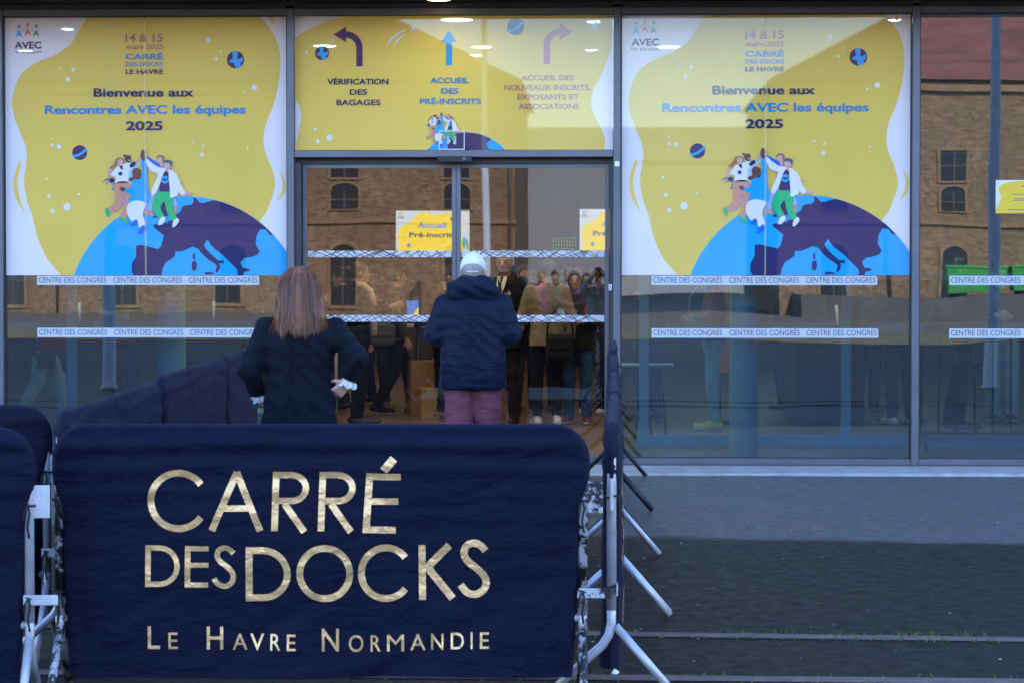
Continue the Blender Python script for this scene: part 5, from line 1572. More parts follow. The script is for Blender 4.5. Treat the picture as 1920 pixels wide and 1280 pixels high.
def man_extra(P, J, k):
    hd = J['head']
    cream = cloth('cap_cream', (0.74, 0.72, 0.64), 0.85, 0.1, 20, 0.25, 0.006)
    sd = SDF(hd-V3(0.2, 0.25, 0.15), hd+V3(0.2, 0.3, 0.2), 0.006)
    sd.ell(hd+V3(0, -0.006, 0.030), V3(0.091, 0.112, 0.112))
    sd.plane_cut((0, 0.05, -1), hd+V3(0, 0, 0.0))
    sd.cone(hd+V3(-0.05, -0.115, 0.0), hd+V3(0.05, -0.115, 0.0), 0.03, 0.03, 0, None, True)
    sd.cone(hd+V3(-0.04, 0.09, 0.012), hd+V3(0.04, 0.09, 0.012), 0.05, 0.05, 0.01, ((0, 0, 1), 0.16))
    sd.cone(hd+V3(-0.03, 0.15, 0.006), hd+V3(0.03, 0.15, 0.006), 0.045, 0.045, 0.01, ((0, 0, 1), 0.14))
    cp = sdf_object('cap', sd, cream, P)
    MB().lathe([(0.001, 0.008), (0.008, 0.005), (0.009, 0)], tuple(hd+V3(0, -0.006, 0.141)), 10).build('cap_button', cream, cp)
    MB().tube([tuple(hd+V3(0.085*math.sin(a), -0.006-0.108*math.cos(a), 0.004)) for a in np.linspace(-0.5, 0.5, 9)], 0.006, 6).build('cap_strap', cream, cp)
    # hood lying on the shoulders
    sd = SDF(hd-V3(0.30, 0.35, 0.32), hd+V3(0.30, 0.25, 0.12), 0.007)
    c = J['neck']
    sd.ell(c+V3(0, -0.045, 0.055), V3(0.160, 0.125, 0.085), 0.03)
    sd.cone(c+V3(-0.10, -0.06, 0.02), c+V3(0.10, -0.06, 0.02), 0.085, 0.085, 0.03)
    for s in (-1, 1): sd.cone(c+V3(s*0.10, 0.0, 0.06), c+V3(s*0.07, 0.11, 0.01), 0.055, 0.04, 0.03)
    sd.cone(c+V3(0, 0.06, 0.05), c+V3(0, 0.10, 0.25), 0.075, 0.11, 0, None, True)
    sd.ripple(lambda X, Y, Z: 0.005*np.sin(Z*75+5*np.sin(X*9))+0.003*np.sin(X*40+Z*20))
    sdf_object('hood', sd, M_PARKA, P)
    # padded hem band, pocket seams and centre seam
    MB().tube([(0.231*math.cos(a), 0.178*math.sin(a), 0.842+0.004*math.sin(a*5)) for a in np.linspace(0, 2*PI, 40)], 0.010, 6, cap=False).build('hem_band', M_PARKA, P)
    MB().tube([(-0.004+0.003*math.sin(z*9), -float(np.interp(z, [0.82, 1.0, 1.2, 1.38, 1.44], [0.176, 0.180, 0.178, 0.166, 0.145]))-0.001, z) for z in np.linspace(0.85, 1.44, 18)], 0.0022, 5).build('back_seam', cloth('parka_seam', (0.004, 0.008, 0.02)), P)

M_PARKA = cloth('parka_navy', (0.0042, 0.0092, 0.0260), 0.6, 0.10, 4.2, 0.5, 0.035, (1, 1, 3.0))
mp = spot(887, 17.1)
man_top = [(0.792, 0, 0, 0.226, 0.172), (0.95, 0, 0, 0.226, 0.174), (1.10, 0, 0, 0.220, 0.172), (1.25, 0, 0, 0.236, 0.170), (1.36, 0, -0.003, 0.236, 0.155), (1.43, 0, -0.01, 0.160, 0.115), (1.46, 0, -0.01, 0.11, 0.09)]
man = person('man seen from behind in hooded navy parka, white cap and mauve trousers', mp, R(0), 1.755, 0.0065, wide=1.22,
    pose=dict(ell=V3(-0.272, -0.03, 1.195), wrl=V3(-0.165, 0.20, 1.135), elr=V3(0.272, -0.03, 1.20), wrr=V3(0.165, 0.20, 1.14), shl=V3(-0.205, 0, 1.405), shr=V3(0.205, 0, 1.405),
              knl=V3(-0.105, 0.0, 0.52), anl=V3(-0.10, -0.10, 0.10), tol=V3(-0.12, 0.07, 0.04), knr=V3(0.105, 0.06, 0.52), anr=V3(0.105, 0.06, 0.088), tor=V3(0.125, 0.23, 0.036)),
    palm=dict(ld=V3(0.7, 0.6, 0), l=V3(0.5, -0.6, 0), rd=V3(-0.7, 0.6, 0), r=V3(-0.5, -0.6, 0)),
    top=[(a, b, c, d/1.20, e/1.20) for a, b, c, d, e in man_top], bulk=1.20, top_mat=M_PARKA, legs_mat=cloth('chinos_mauve', (0.245, 0.078, 0.098), 0.85, 0.1, 4.5, 0.9, 0.03, (1, 1, 2.6)), leg_r=(0.112, 0.094, 0.084), heavy=1.0,
    hair=hair_short, hair_m=hair_mat('hair_grey', (0.10, 0.09, 0.085), (0.30, 0.28, 0.26)), skin=('ruddy', (0.52, 0.27, 0.20)), extra=man_extra)

# ------------------------------------------------------------------ people in the hall
IH = 0.0105
CB = cloth('coat_black', (0.011, 0.011, 0.014)); BEIGE = cloth('coat_beige', (0.30, 0.23, 0.15)); PUFF = cloth('puffer_olive', (0.022, 0.021, 0.017), 0.6, 0.2, 5, 0.8, 0.03, (1, 1, 5))
JEAN = cloth('denim_blue', (0.035, 0.085, 0.16)); JEANL = cloth('denim_light', (0.20, 0.36, 0.46)); TROUB = cloth('trousers_black', (0.012, 0.012, 0.015)); KHAK = cloth('trousers_beige', (0.40, 0.36, 0.28))
SW = mat('shoe_white', (0.62, 0.62, 0.60), 0.5); SMAR = mat('shoe_maroon', (0.13, 0.02, 0.03), 0.6); SYEL = mat('shoe_yellow', (0.62, 0.50, 0.06), 0.6); SBRN = mat('shoe_brown', (0.12, 0.055, 0.03), 0.5)
WSH = cloth('shirt_white', (0.85, 0.85, 0.85)); TAN = cloth('scarf_tan', (0.78, 0.56, 0.42)); BRN = cloth('coat_brown', (0.10, 0.055, 0.03))
def arms(kind, k=1.0, **more):
    A = {'phone': dict(ell=V3(-0.245, 0.0, 1.12), wrl=V3(-0.06, 0.25, 1.13), elr=V3(0.245, 0.0, 1.12), wrr=V3(0.06, 0.24, 1.15), head=V3(0.01, 0.045, 1.572)),
         'pocket': dict(ell=V3(-0.275, -0.07, 1.13), wrl=V3(-0.195, 0.07, 0.93), elr=V3(0.235, 0.02, 1.10), wrr=V3(0.20, 0.20, 0.98), head=V3(-0.012, 0.02, 1.585), knl=V3(-0.09, 0.06, 0.50)),
         'crossed': dict(ell=V3(-0.235, 0.03, 1.12), wrl=V3(0.06, 0.19, 1.17), elr=V3(0.235, 0.03, 1.12), wrr=V3(-0.06, 0.21, 1.13), head=V3(0.02, 0.02, 1.58)),
         'strap': dict(ell=V3(-0.25, 0.02, 1.13), wrl=V3(-0.13, 0.13, 1.30), elr=V3(0.24, -0.05, 1.11), wrr=V3(0.24, 0.0, 0.86), head=V3(0.015, 0.01, 1.585), knr=V3(0.11, 0.07, 0.50)),
         'point': dict(ell=V3(-0.23, -0.02, 1.11), wrl=V3(-0.22, 0.10, 0.88), elr=V3(0.26, 0.10, 1.18), wrr=V3(0.24, 0.33, 1.24), head=V3(-0.01, 0.02, 1.585))}[kind]
    d = {a: b*k for a, b in A.items()}
    d.update(more)
    return d
def inside(px, dist): 
    p = spot(px, dist); p.z = 0.012; return p

def suit_extra(P, J, k):
    c = J['neck']
    # open collar, scarf ends hanging in front
    vs = [(-0.055, 0.07, 1.47), (0.055, 0.07, 1.47), (0.07, 0.135, 1.36), (0.03, 0.150, 1.22), (-0.03, 0.150, 1.22), (-0.07, 0.135, 1.36)]
    MB().add([(a*k, b*k, z*k) for a, b, z in vs], [(0, 1, 2, 3, 4, 5)]).build('shirt_front', WSH, P)
    for s in (-1, 1):
        q = [(s*0.075, -0.03, 1.475), (s*0.085, 0.05, 1.46), (s*0.075, 0.12, 1.40), (s*0.055, 0.150, 1.30), (s*0.05, 0.155, 1.15 if s < 0 else 1.02), (s*0.045, 0.16, 1.06 if s < 0 else 0.93)]
        MB().tube([(a*k, b*k, z*k) for a, b, z in q], [0.024, 0.030, 0.034, 0.036, 0.040, 0.036], 8, flat=0.45).build('scarf', TAN if s > 0 else WSH, P)
person('woman in black suit and pale scarf, hair tied back, in profile behind the left door', inside(672, 25.9), R(-78), 1.73, IH, hair=hair_tied, top_mat=CB, legs_mat=TROUB, extra=suit_extra, hem=0.84,
       pose=arms('point', 1.018), skin=('olive', (0.42, 0.25, 0.17)))

def guard_extra(P, J, k):
    vs = [(-0.05, 0.072, 1.455), (0.05, 0.072, 1.455), (0.045, 0.132, 1.36), (0.0, 0.147, 1.24), (-0.045, 0.132, 1.36)]
    MB().add([(a*k, b*k, z*k) for a, b, z in vs], [(0, 1, 2, 3, 4)]).build('shirt_front', WSH, P)
    vs = [(-0.014, 0.085, 1.452), (0.014, 0.085, 1.452), (0.012, 0.10, 1.42), (0.02, 0.142, 1.32), (0.0, 0.155, 1.22), (-0.02, 0.142, 1.32), (-0.012, 0.10, 1.42)]
    MB().add([(a*k, b*k, z*k) for a, b, z in vs], [tuple(range(7))]).build('tie', mat('tie_black', (0.006, 0.006, 0.008), 0.6), P)
    # round badge mark and lettering patch on the breast
    y = 0.150*k
    ar = stroke(smooth_poly([(-0.075, 1.315), (-0.095, 1.30), (-0.105, 1.285), (-0.092, 1.27), (-0.07, 1.258)], 4, False), 0.005)
    o = flat('badge_mark', [(a*k, b*k) for a, b in ar], [tuple(range(len(ar)))], 0, MATS['sticker_white'], P, (0, y-0.012, 0))
    w = flat('badge_patch', [(-0.098*k, 1.280*k), (-0.075*k, 1.280*k), (-0.075*k, 1.292*k), (-0.098*k, 1.292*k)], [(0, 1, 2, 3)], 0, MATS['sticker_white'], P, (0, y-0.012, 0))
    w2 = flat('badge_patch', [(-0.073*k, 1.279*k), (-0.045*k, 1.279*k), (-0.045*k, 1.293*k), (-0.073*k, 1.293*k)], [(0, 1, 2, 3)], 0, mat('badge_orange', (0.75, 0.18, 0.02), 0.5), P, (0, y-0.008, 0))
person('guard in black jacket, white shirt and black tie behind the right door', inside(946, 25.9), R(165), 1.85, IH, wide=1.12, hair=hair_short, hair_m=hair_mat('hair_grey', (0.1, 0.09, 0.085), (0.3, 0.28, 0.26)), top_mat=CB, legs_mat=TROUB, extra=guard_extra, hem=0.74, bulk=1.12, pose=arms('pocket', 1.088),
       skin=('ruddy', (0.52, 0.27, 0.20)))
person('person in beige coat and white trainers with dark hair bun, inside the right door', inside(1026, 25.6), R(8), 1.76, IH, hair=hair_tied, top_mat=BEIGE, legs_mat=TROUB, shoe_mat=SW, pose=arms('strap', 1.035), hem=0.82, leg_r=(0.088, 0.062, 0.05))
person('person in dark quilted jacket and blue jeans with maroon trainers inside the right door', inside(1083, 25.9), R(172), 1.66, IH, hair=hair_long, top_mat=PUFF, legs_mat=JEAN, shoe_mat=SMAR, sole_mat=SW, pose=arms('phone', 0.976), hem=0.82, bulk=1.15)
BROWNP = person('person in brown coat standing inside behind the door stiles', inside(832, 26.8), R(-60), 1.70, IH, hair=hair_short, top_mat=BRN, legs_mat=cloth('trousers_navy', (0.012, 0.016, 0.03)), shoe_mat=SBRN, pose=arms('crossed'), hem=0.80)
person('person in black with grey bag walking inside behind the left door', inside(742, 27.6), R(-70), 1.68, IH, hair=hair_short, top_mat=cloth('coat_grey', (0.07, 0.065, 0.06)), legs_mat=TROUB, shoe_mat=CB, sole_mat=SW, hem=0.86,
       pose=dict(knl=V3(-0.1, 0.17, 0.51), anl=V3(-0.1, 0.22, 0.09), tol=V3(-0.11, 0.38, 0.05), knr=V3(0.1, -0.05, 0.5), anr=V3(0.1, -0.25, 0.13), tor=V3(0.1, -0.10, 0.045)))
person('person in light jeans and yellow high top trainers behind the right poster pane', inside(1338, 24.9), R(88), 1.70, IH, hair=hair_long, top_mat=cloth('coat_rust', (0.30, 0.07, 0.03)), legs_mat=JEANL, shoe_mat=SYEL, sole_mat=SW, pose=arms('phone'), hem=0.92, leg_r=(0.092, 0.066, 0.05))
DARKP = person('dark dressed person with pale trousers near the inner screen post', inside(1218, 26.6), R(120), 1.74, IH, hair=hair_short, top_mat=CB, legs_mat=cloth('denim_dark', (0.02, 0.03, 0.05)), pose=arms('strap', 1.023), hem=0.86)
BACKP = person('person in black seen from behind beside the third mullion', inside(1690, 25.8), R(15), 1.72, IH, hair=hair_tied, top_mat=CB, legs_mat=TROUB, shoe_mat=SW, pose=arms('pocket', 1.012), hem=0.84)
person('person in black hooded coat behind the indoor railing', inside(1792, 25.0), R(-70), 1.76, IH, hair=hair_short, top_mat=cloth('coat_charcoal', (0.022, 0.023, 0.026)), legs_mat=cloth('denim_dark', (0.02, 0.03, 0.05)), shoe_mat=SBRN, pose=arms('pocket', 1.035), hem=0.66, bulk=1.15)
person('person in beige trousers and black trainers behind the indoor railing', inside(1878, 26.4), R(175), 1.72, IH, hair=hair_long, top_mat=CB, legs_mat=KHAK, shoe_mat=mat('shoe_black', (0.012, 0.012, 0.013), 0.5), sole_mat=SW, pose=arms('phone', 1.012), hem=0.90, leg_r=(0.105, 0.09, 0.085))
person('person in dark coat with red bag walking behind the left pane', inside(80, 25.4), R(-80), 1.72, IH, hair=hair_long, top_mat=cloth('coat_dark_green', (0.02, 0.025, 0.02)), legs_mat=KHAK, shoe_mat=SW, hem=0.62,
       pose=dict(knl=V3(-0.1, 0.15, 0.51), anl=V3(-0.1, 0.20, 0.09), tol=V3(-0.11, 0.36, 0.05), knr=V3(0.1, -0.05, 0.5), anr=V3(0.1, -0.25, 0.13), tor=V3(0.1, -0.10, 0.045)))
person('person in dark jacket and dark jeans behind the left column', inside(236, 26.8), R(160), 1.70, IH, hair=hair_short, top_mat=BRN, legs_mat=cloth('denim_dark', (0.02, 0.03, 0.05)), pose=arms('crossed'), hem=0.84)

for src, px, dist, rz, lab in ((DARKP, 708, 30.2, 150, 'dark dressed person deep in the hall behind the woman in the suit'), (BACKP, 905, 29.4, 20, 'person in black half hidden behind the white cap'), (DARKP, 985, 28.6, 200, 'dark dressed person deep in the hall right of the guard'),
                               (BROWNP, 1052, 28.2, 10, 'person in brown coat between the beige coat and the jeans'), (BACKP, 1112, 27.6, -20, 'person in black beside the right door jamb'), (BROWNP, 1136, 29.5, 60, 'person in brown coat deep in the hall at the right door jamb'),
                               (DARKP, 640, 28.8, 80, 'dark dressed person at the left door jamb'), (BACKP, 470, 27.5, -60, 'person in black behind the left pane beside the woman'), (DARKP, 1480, 28.5, 30, 'dark dressed person behind the covered table block'), (BROWNP, 1625, 28.0, -30, 'person in brown coat behind the inner screen post')):
    c = copy_tree(src)
    c.location = inside(px, dist); c.rotation_euler = (0, 0, R(rz)); c['label'] = lab
    c.scale = (1, 1, 0.96+0.02*(px % 4))
def bag(px, dist, z, col, label):
    B = empty('shoulder_bag', inside(px, dist)+Vector((0, 0, z)), R(px % 40), label, 'bag')
    m = cloth('bag_%d' % px, col)
    MB().box(-0.15, 0.15, -0.05, 0.05, 0.0, 0.26, bev=0.035).build('pouch', m, B)
    MB().box(-0.13, 0.13, -0.062, -0.051, 0.10, 0.22, bev=0.004).build('flap', m, B)
    MB().tube([(-0.14, 0, 0.24), (-0.12, 0.0, 0.42), (0.0, 0.02, 0.56), (0.12, 0.0, 0.42), (0.14, 0, 0.24)], 0.011, 6).build('strap', m, B)
bag(100, 25.15, 0.78, (0.40, 0.02, 0.025), 'red shoulder bag of the person walking behind the left pane')
bag(1050, 25.35, 0.72, (0.02, 0.02, 0.022), 'black shoulder bag beside the beige coat')
bag(718, 27.3, 0.80, (0.10, 0.10, 0.10), 'grey shoulder bag of the person walking behind the left door')
bag(1660, 25.5, 0.86, (0.03, 0.035, 0.05), 'dark shoulder bag of the person beside the third mullion')
bag(1312, 24.7, 0.95, (0.32, 0.30, 0.24), 'pale canvas bag of the person with yellow trainers')
# ------------------------------------------------------------------ people on the quay near the photographer, mirrored in the right door
RH = 0.0125
def mirrored(px, back):
    """place so that the mirror image stands at px; back = metres behind the camera"""
    y = CAM_POS.y-back
    d = -y-CAM_POS.y            # along the folded sight line
    x = (px-1123)/FPX*d
    return Vector((x, y, 0))
def cam_extra(P, J, k):
    c = MB().box(-0.075, 0.075, -0.03, 0.035, -0.05, 0.05, bev=0.012).build('camera_body', M_BLACKM, P, (0.01, 0.145, 1.625))
    MB().lathe([(0.038, 0.0), (0.04, 0.05), (0.043, 0.10), (0.036, 0.10)], (0, 0, 0), 20).build('lens', M_BLACKM, c, (0, 0.036, 0), (-PI/2, 0, 0))
    b = MB().tube([(-0.07, 0.08, 1.44), (-0.05, 0.15, 1.30), (0.0, 0.165, 1.14), (0.05, 0.15, 1.30), (0.07, 0.08, 1.44)], 0.008, 6).build('lanyard', mat('lanyard_navy', (0.02, 0.03, 0.10), 0.6), P)
    MB().box(-0.045, 0.045, 0.160, 0.166, 1.00, 1.13).build('name_badge', mat('badge_green', (0.10, 0.55, 0.12), 0.5), P)
person('photographer in pale grey sweatshirt with camera raised, mirrored in the right door', mirrored(1121, 0.42), R(0), 1.72, RH, hair=hair_short, top_mat=cloth('sweatshirt_grey', (0.42, 0.45, 0.50)), legs_mat=TROUB, hem=0.90, bulk=1.08, extra=cam_extra,
       pose=dict(ell=V3(-0.30, 0.12, 1.30), wrl=V3(-0.10, 0.20, 1.565), elr=V3(0.30, 0.12, 1.30), wrr=V3(0.11, 0.17, 1.58)), palm=dict(ld=V3(0.5, 0.1, 0.8), l=V3(0.6, -0.6, 0), rd=V3(-0.3, 0, 0.9), r=V3(-0.8, -0.5, 0), lc=0.7, rc=0.7))
def phone_extra(P, J, k):
    MB().box(-0.036, 0.036, -0.005, 0.005, -0.07, 0.07, bev=0.003).build('phone', M_BLACKM, P, (0.0, 0.34, 1.14), (R(-55), 0, 0))
    MB().box(-0.045, 0.045, 0.0, 0.006, -0.06, 0.06).build('name_badge', MATS['sticker_white'], P, (0.02, 0.155, 0.95))
MAU = cloth('coat_mauve', (0.26, 0.115, 0.135))
person('woman in mauve coat looking at her phone, mirrored in the right door', mirrored(1078, 0.95), R(5), 1.66, RH, hair=hair_long, hair_m=hair_mat('hair_ash', (0.05, 0.03, 0.02), (0.26, 0.18, 0.12)), top_mat=MAU, legs_mat=TROUB, hem=0.70, extra=phone_extra,
       pose=dict(ell=V3(-0.24, 0.0, 1.12), wrl=V3(-0.06, 0.27, 1.10), elr=V3(0.24, 0.0, 1.12), wrr=V3(0.06, 0.27, 1.10), head=V3(0, 0.05, 1.54)))
def top_extra(P, J, k):
    vs = [(-0.06, 0.08, 1.44), (0.06, 0.08, 1.44), (0.085, 0.137, 1.30), (0.08, 0.136, 1.05), (0.09, 0.145, 0.90), (-0.09, 0.145, 0.90), (-0.08, 0.136, 1.05), (-0.085, 0.137, 1.30)]
    MB().add([(a*k, b*k, z*k) for a, b, z in vs], [tuple(range(8))]).build('shirt_front', cloth('top_magenta', (0.45, 0.06, 0.30)), P)
person('woman in magenta top and open navy jacket, mirrored in the right door', mirrored(1014, 3.2), R(-6), 1.68, RH, hair=hair_short, hair_m=hair_mat('hair_salt', (0.08, 0.07, 0.065), (0.28, 0.26, 0.25)), top_mat=cloth('jacket_navy', (0.015, 0.025, 0.075)), legs_mat=TROUB, pose=arms('strap', 0.988), hem=0.76, extra=top_extra)
person('woman in teal jacket and light jeans, mirrored behind the mauve coat', mirrored(1042, 7.5), R(-10), 1.66, RH, hair=hair_short, top_mat=cloth('jacket_teal', (0.02, 0.08, 0.07)), legs_mat=cloth('denim_pale', (0.25, 0.38, 0.46)), shoe_mat=SW, pose=arms('pocket', 0.976), hem=0.95)
person('woman with red jacket and white collar, mirrored between mauve coat and photographer', mirrored(1098, 4.2), R(0), 1.63, RH, hair=hair_long, top_mat=cloth('jacket_red', (0.42, 0.03, 0.04)), legs_mat=TROUB, pose=arms('crossed', 0.959), hem=0.85)
person('person in hooded grey jacket, mirrored far behind the mauve coat', mirrored(1066, 8.5), R(10), 1.72, RH, hair=hair_short, hair_m=cloth('hood_grey', (0.30, 0.33, 0.37)), top_mat=cloth('jacket_grey', (0.25, 0.26, 0.29)), legs_mat=TROUB, pose=arms('phone', 1.012), hem=0.82)

# ------------------------------------------------------------------ furniture and goods in the hall
def stanchion(px, dist, label):
    S = empty('queue_post', inside(px, dist), label=label, cat='queue post')
    MB().lathe([(0.17, 0.0), (0.17, 0.012), (0.15, 0.025), (0.04, 0.032)], (0, 0, 0.0), 24).build('base', M_BLACKM, S)
    MB().lathe([(0.032, 0.03), (0.032, 0.98)], (0, 0, 0), 16).build('post', M_BLACKM, S)
    MB().lathe([(0.036, 0.98), (0.042, 0.99), (0.042, 1.06), (0.03, 1.075)], (0, 0, 0), 16).build('belt_head', M_BLACKM, S)
    MB().box(0.04, 0.46, -0.003, 0.003, 1.0, 1.05).build('belt', M_BLACKM, S)
stanchion(783, 28.0, 'black queue post with belt inside the left door')
stanchion(1672, 26.6, 'black queue post beside the person at the third mullion')

RAIL = empty('indoor_railing', (spot(1722, 22.3).x, 2.05, 0.0), label='black upright bar railing indoors behind the far right pane', cat='railing')
LR = 2.3
MB().tube([(0, 0, 0.17), (0, 0, 1.03), (0.03, 0, 1.10), (0.10, 0, 1.125), (LR-0.1, 0, 1.125), (LR-0.03, 0, 1.10), (LR, 0, 1.03), (LR, 0, 0.17), (0.0, 0, 0.17)], 0.018, 10).build('frame', M_BLACKM, RAIL)
for i in range(1, 14):
    MB().tube([(i*LR/14, 0, 0.17), (i*LR/14, 0, 1.125)], 0.010, 8).build('bar', M_BLACKM, RAIL)
for x in (0.02, LR-0.02):
    for s in (-1, 1):
        MB().tube([(x, 0, 0.28), (x, s*0.24, 0.03)], 0.016, 8).build('leg', M_BLACKM, RAIL)

TS = empty('trestle_stand', inside(1205, 23.6), label='dark tubular trestle legs behind the right poster pane', cat='trestle')
for dx, lean in ((-0.11, 0.10), (0.09, -0.11)):
    for dy in (0.0,):
        MB().tube([(dx-0.09-lean*0.9, dy, 0.0), (dx-0.09, dy, 0.62), (dx-0.06, dy, 0.70), (dx+0.06, dy, 0.70), (dx+0.09, dy, 0.62), (dx+0.09-lean*0.5, dy, 0.0)], 0.012, 8).build('leg_frame', M_BLACKM, TS)
MB().box(-0.3, 0.3, -0.2, 0.2, 0.713, 0.735, bev=0.004).build('board', mat('board_grey', (0.35, 0.36, 0.37), 0.6), TS)

for px, dist, w, d, h, c, lab in ((800, 27.6, 0.42, 0.4, 0.62, (0.30, 0.15, 0.05), 'tall brown cardboard box behind the queue post'), (815, 27.0, 0.36, 0.36, 0.34, (0.42, 0.22, 0.06), 'lower orange brown cardboard box behind the queue post'),
                                  (1545, 26.0, 0.75, 0.5, 0.95, (0.012, 0.013, 0.018), 'black covered table block behind the right poster pane')):
    o = MB().box(-w/2, w/2, -d/2, d/2, 0, h, bev=0.006).build('storage_box', mat('card_%d' % px, c, 0.8, 0, 0.15, 4.0), None, inside(px, dist), (0, 0, R(12)))
    tag(o, lab, 'box')

bn = empty('standing_banner', inside(1351, 26.0), label='narrow orange standing banner behind the right poster pane', cat='banner')
MB().box(-0.09, 0.09, -0.004, 0.004, 0.55, 1.62).build('banner_sheet', mat('banner_orange', (0.75, 0.14, 0.02), 0.6, 0, 0.08), bn)
MB().box(-0.11, 0.11, -0.06, 0.06, 0.0, 0.04, bev=0.004).tube([(0, 0.012, 0.04), (0, 0.012, 1.62)], 0.008, 8).build('banner_foot', M_BLACKM, bn)

# table with framed picture, seen through the left door
TB = empty('welcome_table', inside(726, 28.6), label='white topped table behind the left door', cat='table')
MB().box(-0.62, 0.62, -0.3, 0.3, 0.98, 1.02, bev=0.006).build('table_top', mat('table_white', (0.6, 0.6, 0.62), 0.4), TB)
for sx in (-0.58, 0.58):
    for sy in (-0.26, 0.26):
        MB().tube([(sx, sy, 0), (sx, sy, 0.98)], 0.02, 8).build('leg', MATS['table_white'], TB)
fr = empty('framed_print', inside(772, 28.5)+Vector((0, 0, 1.022)), label='small blue and yellow framed print standing on the white table', cat='picture')
MB().box(-0.11, 0.11, 0.0, 0.02, 0.0, 0.30, bev=0.004).build('frame', M_BLACKM, fr)
MB().box(-0.085, 0.085, -0.006, -0.002, 0.03, 0.27).build('print', emit('print_blue', (0.05, 0.2, 0.7), 0.15), fr)  # glow put into the print colours; the picture is no light source
MB().add([(-0.08, -0.009, 0.04), (0.08, -0.009, 0.04), (0.08, -0.009, 0.2), (0.03, -0.009, 0.12), (-0.03, -0.009, 0.09)], [(0, 1, 2, 3, 4)]).build('print_shape', emit('print_yellow_glow', (0.8, 0.6, 0.05), 0.2), fr)

# merchandise wall: hanging shirts, crates, red rack
def shirt(px, dist, z, col, pcol, label):
    S = empty('hanging_shirt', inside(px, dist)+Vector((0, 0, z)), label=label, cat='shirt', group='shirts hanging in the hall')
    m = cloth('shirt_%s' % label.split()[0]+str(px), col)
    o = [(-0.10, 0.30), (-0.34, 0.20), (-0.42, 0.02), (-0.31, -0.03), (-0.24, 0.08), (-0.24, -0.42), (0.24, -0.42), (0.24, 0.08), (0.31, -0.03), (0.42, 0.02), (0.34, 0.20), (0.10, 0.30), (0.05, 0.26), (-0.05, 0.26)]
    k = len(o)
    MB().add([(x, -0.02, y) for x, y in o]+[(x, 0.02, y) for x, y in o], [tuple(range(k)), tuple(reversed(range(k, 2*k)))]+[(i, i+k, (i+1) % k+k, (i+1) % k) for i in range(k)]).build('cloth', m, S)
    MB().box(-0.13, 0.13, -0.026, -0.022, -0.12, 0.10).build('chest_print', mat('print_%d' % px, pcol, 0.6), S)
    MB().tube([(0, 0, 0.27), (0, 0, 0.36), (0.03, 0, 0.40), (0.06, 0, 0.37)], 0.006, 6).build('hanger_hook', M_BLACKM, S)
shirt(1078, 30.0, 1.60, (0.012, 0.012, 0.014), (0.25, 0.02, 0.05), 'black hanging shirt with red print in the hall')
shirt(1118, 30.0, 1.58, (0.012, 0.012, 0.014), (0.45, 0.05, 0.28), 'black hanging shirt with pink print in the hall')
shirt(1002, 30.6, 1.56, (0.02, 0.014, 0.012), (0.30, 0.20, 0.03), 'brownish hanging shirt beside the red rack in the hall')
GC = empty('green_crate', inside(1058, 30.0)+Vector((0, 0, 1.83)), label='small green wire basket hung high on the hall wall', cat='basket')
gm = mat('green_wire', (0.30, 0.62, 0.10), 0.5)
for i in range(9): MB().tube([(-0.14+i*0.035, 0, 0), (-0.14+i*0.035, 0, 0.22)], 0.005, 6).build('upright_wire', gm, GC)
for i in range(6): MB().tube([(-0.14, 0, i*0.044), (0.14, 0, i*0.044)], 0.005, 6).build('cross_wire', gm, GC)
RK = empty('red_rack', inside(1000, 31.0), label='red tubular display rack with grey bins in the hall', cat='rack')
rm = mat('rack_red', (0.55, 0.03, 0.03), 0.45)
for x in (-0.42, 0.42): MB().tube([(x, 0, 0), (x, 0, 1.72)], 0.018, 8).build('upright', rm, RK)
for z in (0.5, 1.1, 1.45, 1.72): MB().tube([(-0.42, 0, z), (0.42, 0, z)], 0.015, 8).build('crossbar', rm, RK)
for i, x in enumerate((-0.26, 0.02, 0.28)): MB().box(x-0.11, x+0.11, -0.1, 0.1, 1.115, 1.33, bev=0.01).build('bin', mat('bin_%d' % i, ((0.2, 0.2, 0.2), (0.5, 0.32, 0.03), (0.35, 0.04, 0.12))[i], 0.6), RK)
GS = empty('green_display', inside(1062, 30.8), label='bright green display stand between the hanging shirts', cat='display stand')
MB().box(-0.11, 0.11, -0.05, 0.05, 0.02, 1.85, bev=0.01).build('panel', mat('display_green', (0.06, 0.45, 0.05), 0.5), GS)
MB().box(-0.2, 0.2, -0.15, 0.15, 0.0, 0.0195).build('foot', M_BLACKM, GS)

# ------------------------------------------------------------------ rails, weeds and litter on the ground
M_RAIL = mat('rusty_rail', (0.135, 0.095, 0.092), 0.5, 0.3, 0.3, 9.0, 30, 0.3, 0.003)
M_GRASS = mat('weed_green', (0.075, 0.12, 0.02), 0.8, 0, 0.35, 3.0)
def rail(ya, sl, label):
    f = lambda x: ya-sl*x
    n = 40
    xs = [-12+24*i/n for i in range(n+1)]
    vs = []
    for x in xs:
        y = f(x)
        for (dy, z) in ((-0.048, 0.003), (-0.044, 0.010), (-0.002, 0.011), (0.004, 0.004), (0.030, 0.004), (0.034, 0.009), (0.048, 0.009), (0.052, 0.003)):
            vs.append((x, y+dy, z))
    fs = [(i*8+j, i*8+8+j, i*8+9+j, i*8+1+j) for i in range(n) for j in range(7)]
    o = MB().add(vs, fs).build('rail', M_RAIL)
    tag(o, label, 'rail')
    return f
f1 = rail(-9.32, 0.055, 'rusty rail set flush in the asphalt, farther from the camera')
f2 = rail(-10.50, 0.02, 'rusty rail set flush in the asphalt at the bottom picture edge')
rng = random.Random(9)
gb = MB()
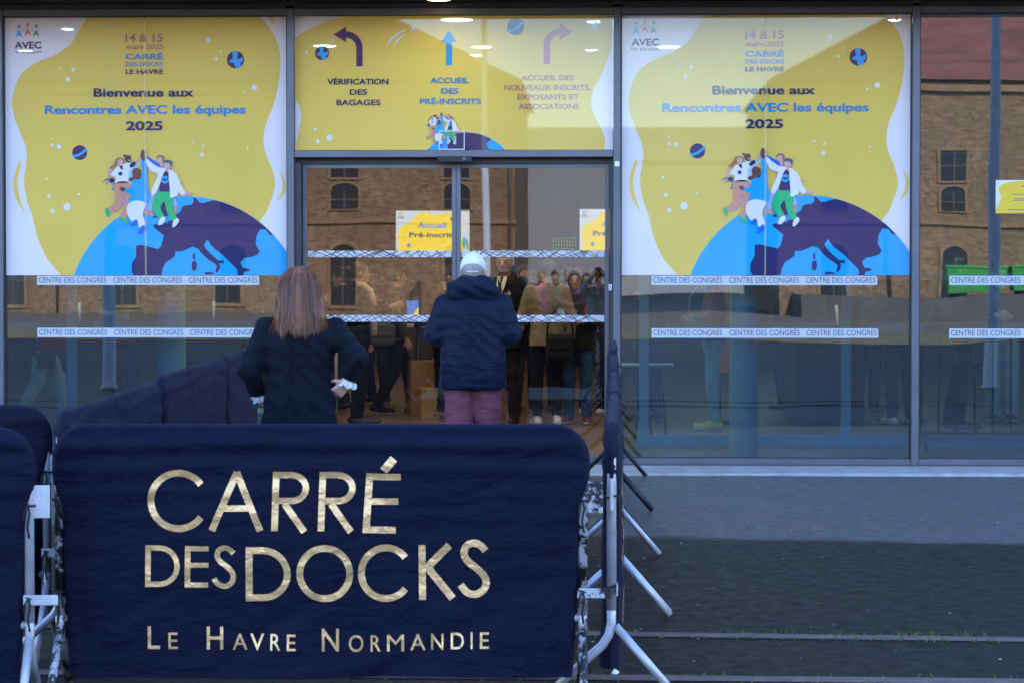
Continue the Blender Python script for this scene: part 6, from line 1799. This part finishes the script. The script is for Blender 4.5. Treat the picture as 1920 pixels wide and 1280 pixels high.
for f, cnt in ((f1, 2600), (f2, 900)):
    for i in range(cnt):
        x = rng.uniform(-4.5, 3.5)
        dens = mnoise.noise((x*1.7, f is f1, 2.0))+0.25
        if rng.random() > 0.25+dens*1.4: continue
        side = 1 if rng.random() < 0.75 else -1
        y = f(x)+side*(0.058+abs(rng.gauss(0, 0.022)))
        h = rng.uniform(0.007, 0.022)*(1+max(0, dens)*0.9)
        a = rng.uniform(0, 2*PI); w = rng.uniform(0.003, 0.006)
        dx, dy = math.cos(a)*w, math.sin(a)*w
        lx, ly = rng.gauss(0, h*0.6), rng.gauss(0, h*0.6)
        gb.add([(x-dx, y-dy, 0.001), (x+dx, y+dy, 0.001), (x+dx*0.6+lx*0.6, y+dy*0.6+ly*0.6, h*0.65), (x+lx, y+ly, h)], [(0, 1, 2, 3)])
tag(gb.build('grass', M_GRASS), 'short green weeds growing along the sunken rails', 'grass', kind='stuff')

M_FLAKE = mat('pale_litter', (0.62, 0.60, 0.56), 0.8, 0, 0.2)
lb = MB()
for i in range(520):
    x = rng.uniform(-5.2, 5.2); y = rng.uniform(-10.2, -0.75)
    r = rng.uniform(0.003, 0.009) if rng.random() < 0.9 else rng.uniform(0.009, 0.016)
    a = rng.uniform(0, PI)
    pts = [(x+r*rng.uniform(0.6, 1)*math.cos(a+t), y+r*rng.uniform(0.6, 1)*math.sin(a+t), 0.0035+rng.uniform(0, 0.003)) for t in (0, 1.3, 2.6, 3.9, 5.1)]
    lb.add(pts, [(0, 1, 2, 3, 4)])
tag(lb.build('litter_flakes', M_FLAKE), 'tiny pale flecks scattered over the asphalt', 'litter', kind='stuff')
def paper(px, dist, s, label, rz):
    o = MB().add([(-s, -s*0.7, 0.002), (s, -s*0.6, 0.006), (s*0.8, s*0.7, 0.02), (-s*0.9, s*0.6, 0.004)], [(0, 1, 2, 3)]).build('paper_scrap', MATS['sticker_white'], None, spot(px, dist, 0.004), (0, 0, rz))
    tag(o, label, 'paper')
paper(146, 9.72, 0.022, 'white paper scrap on the asphalt below the front barrier', 0.4)
paper(1155, 9.78, 0.018, 'white paper scrap on the asphalt beneath the nearest right barrier', 1.1)
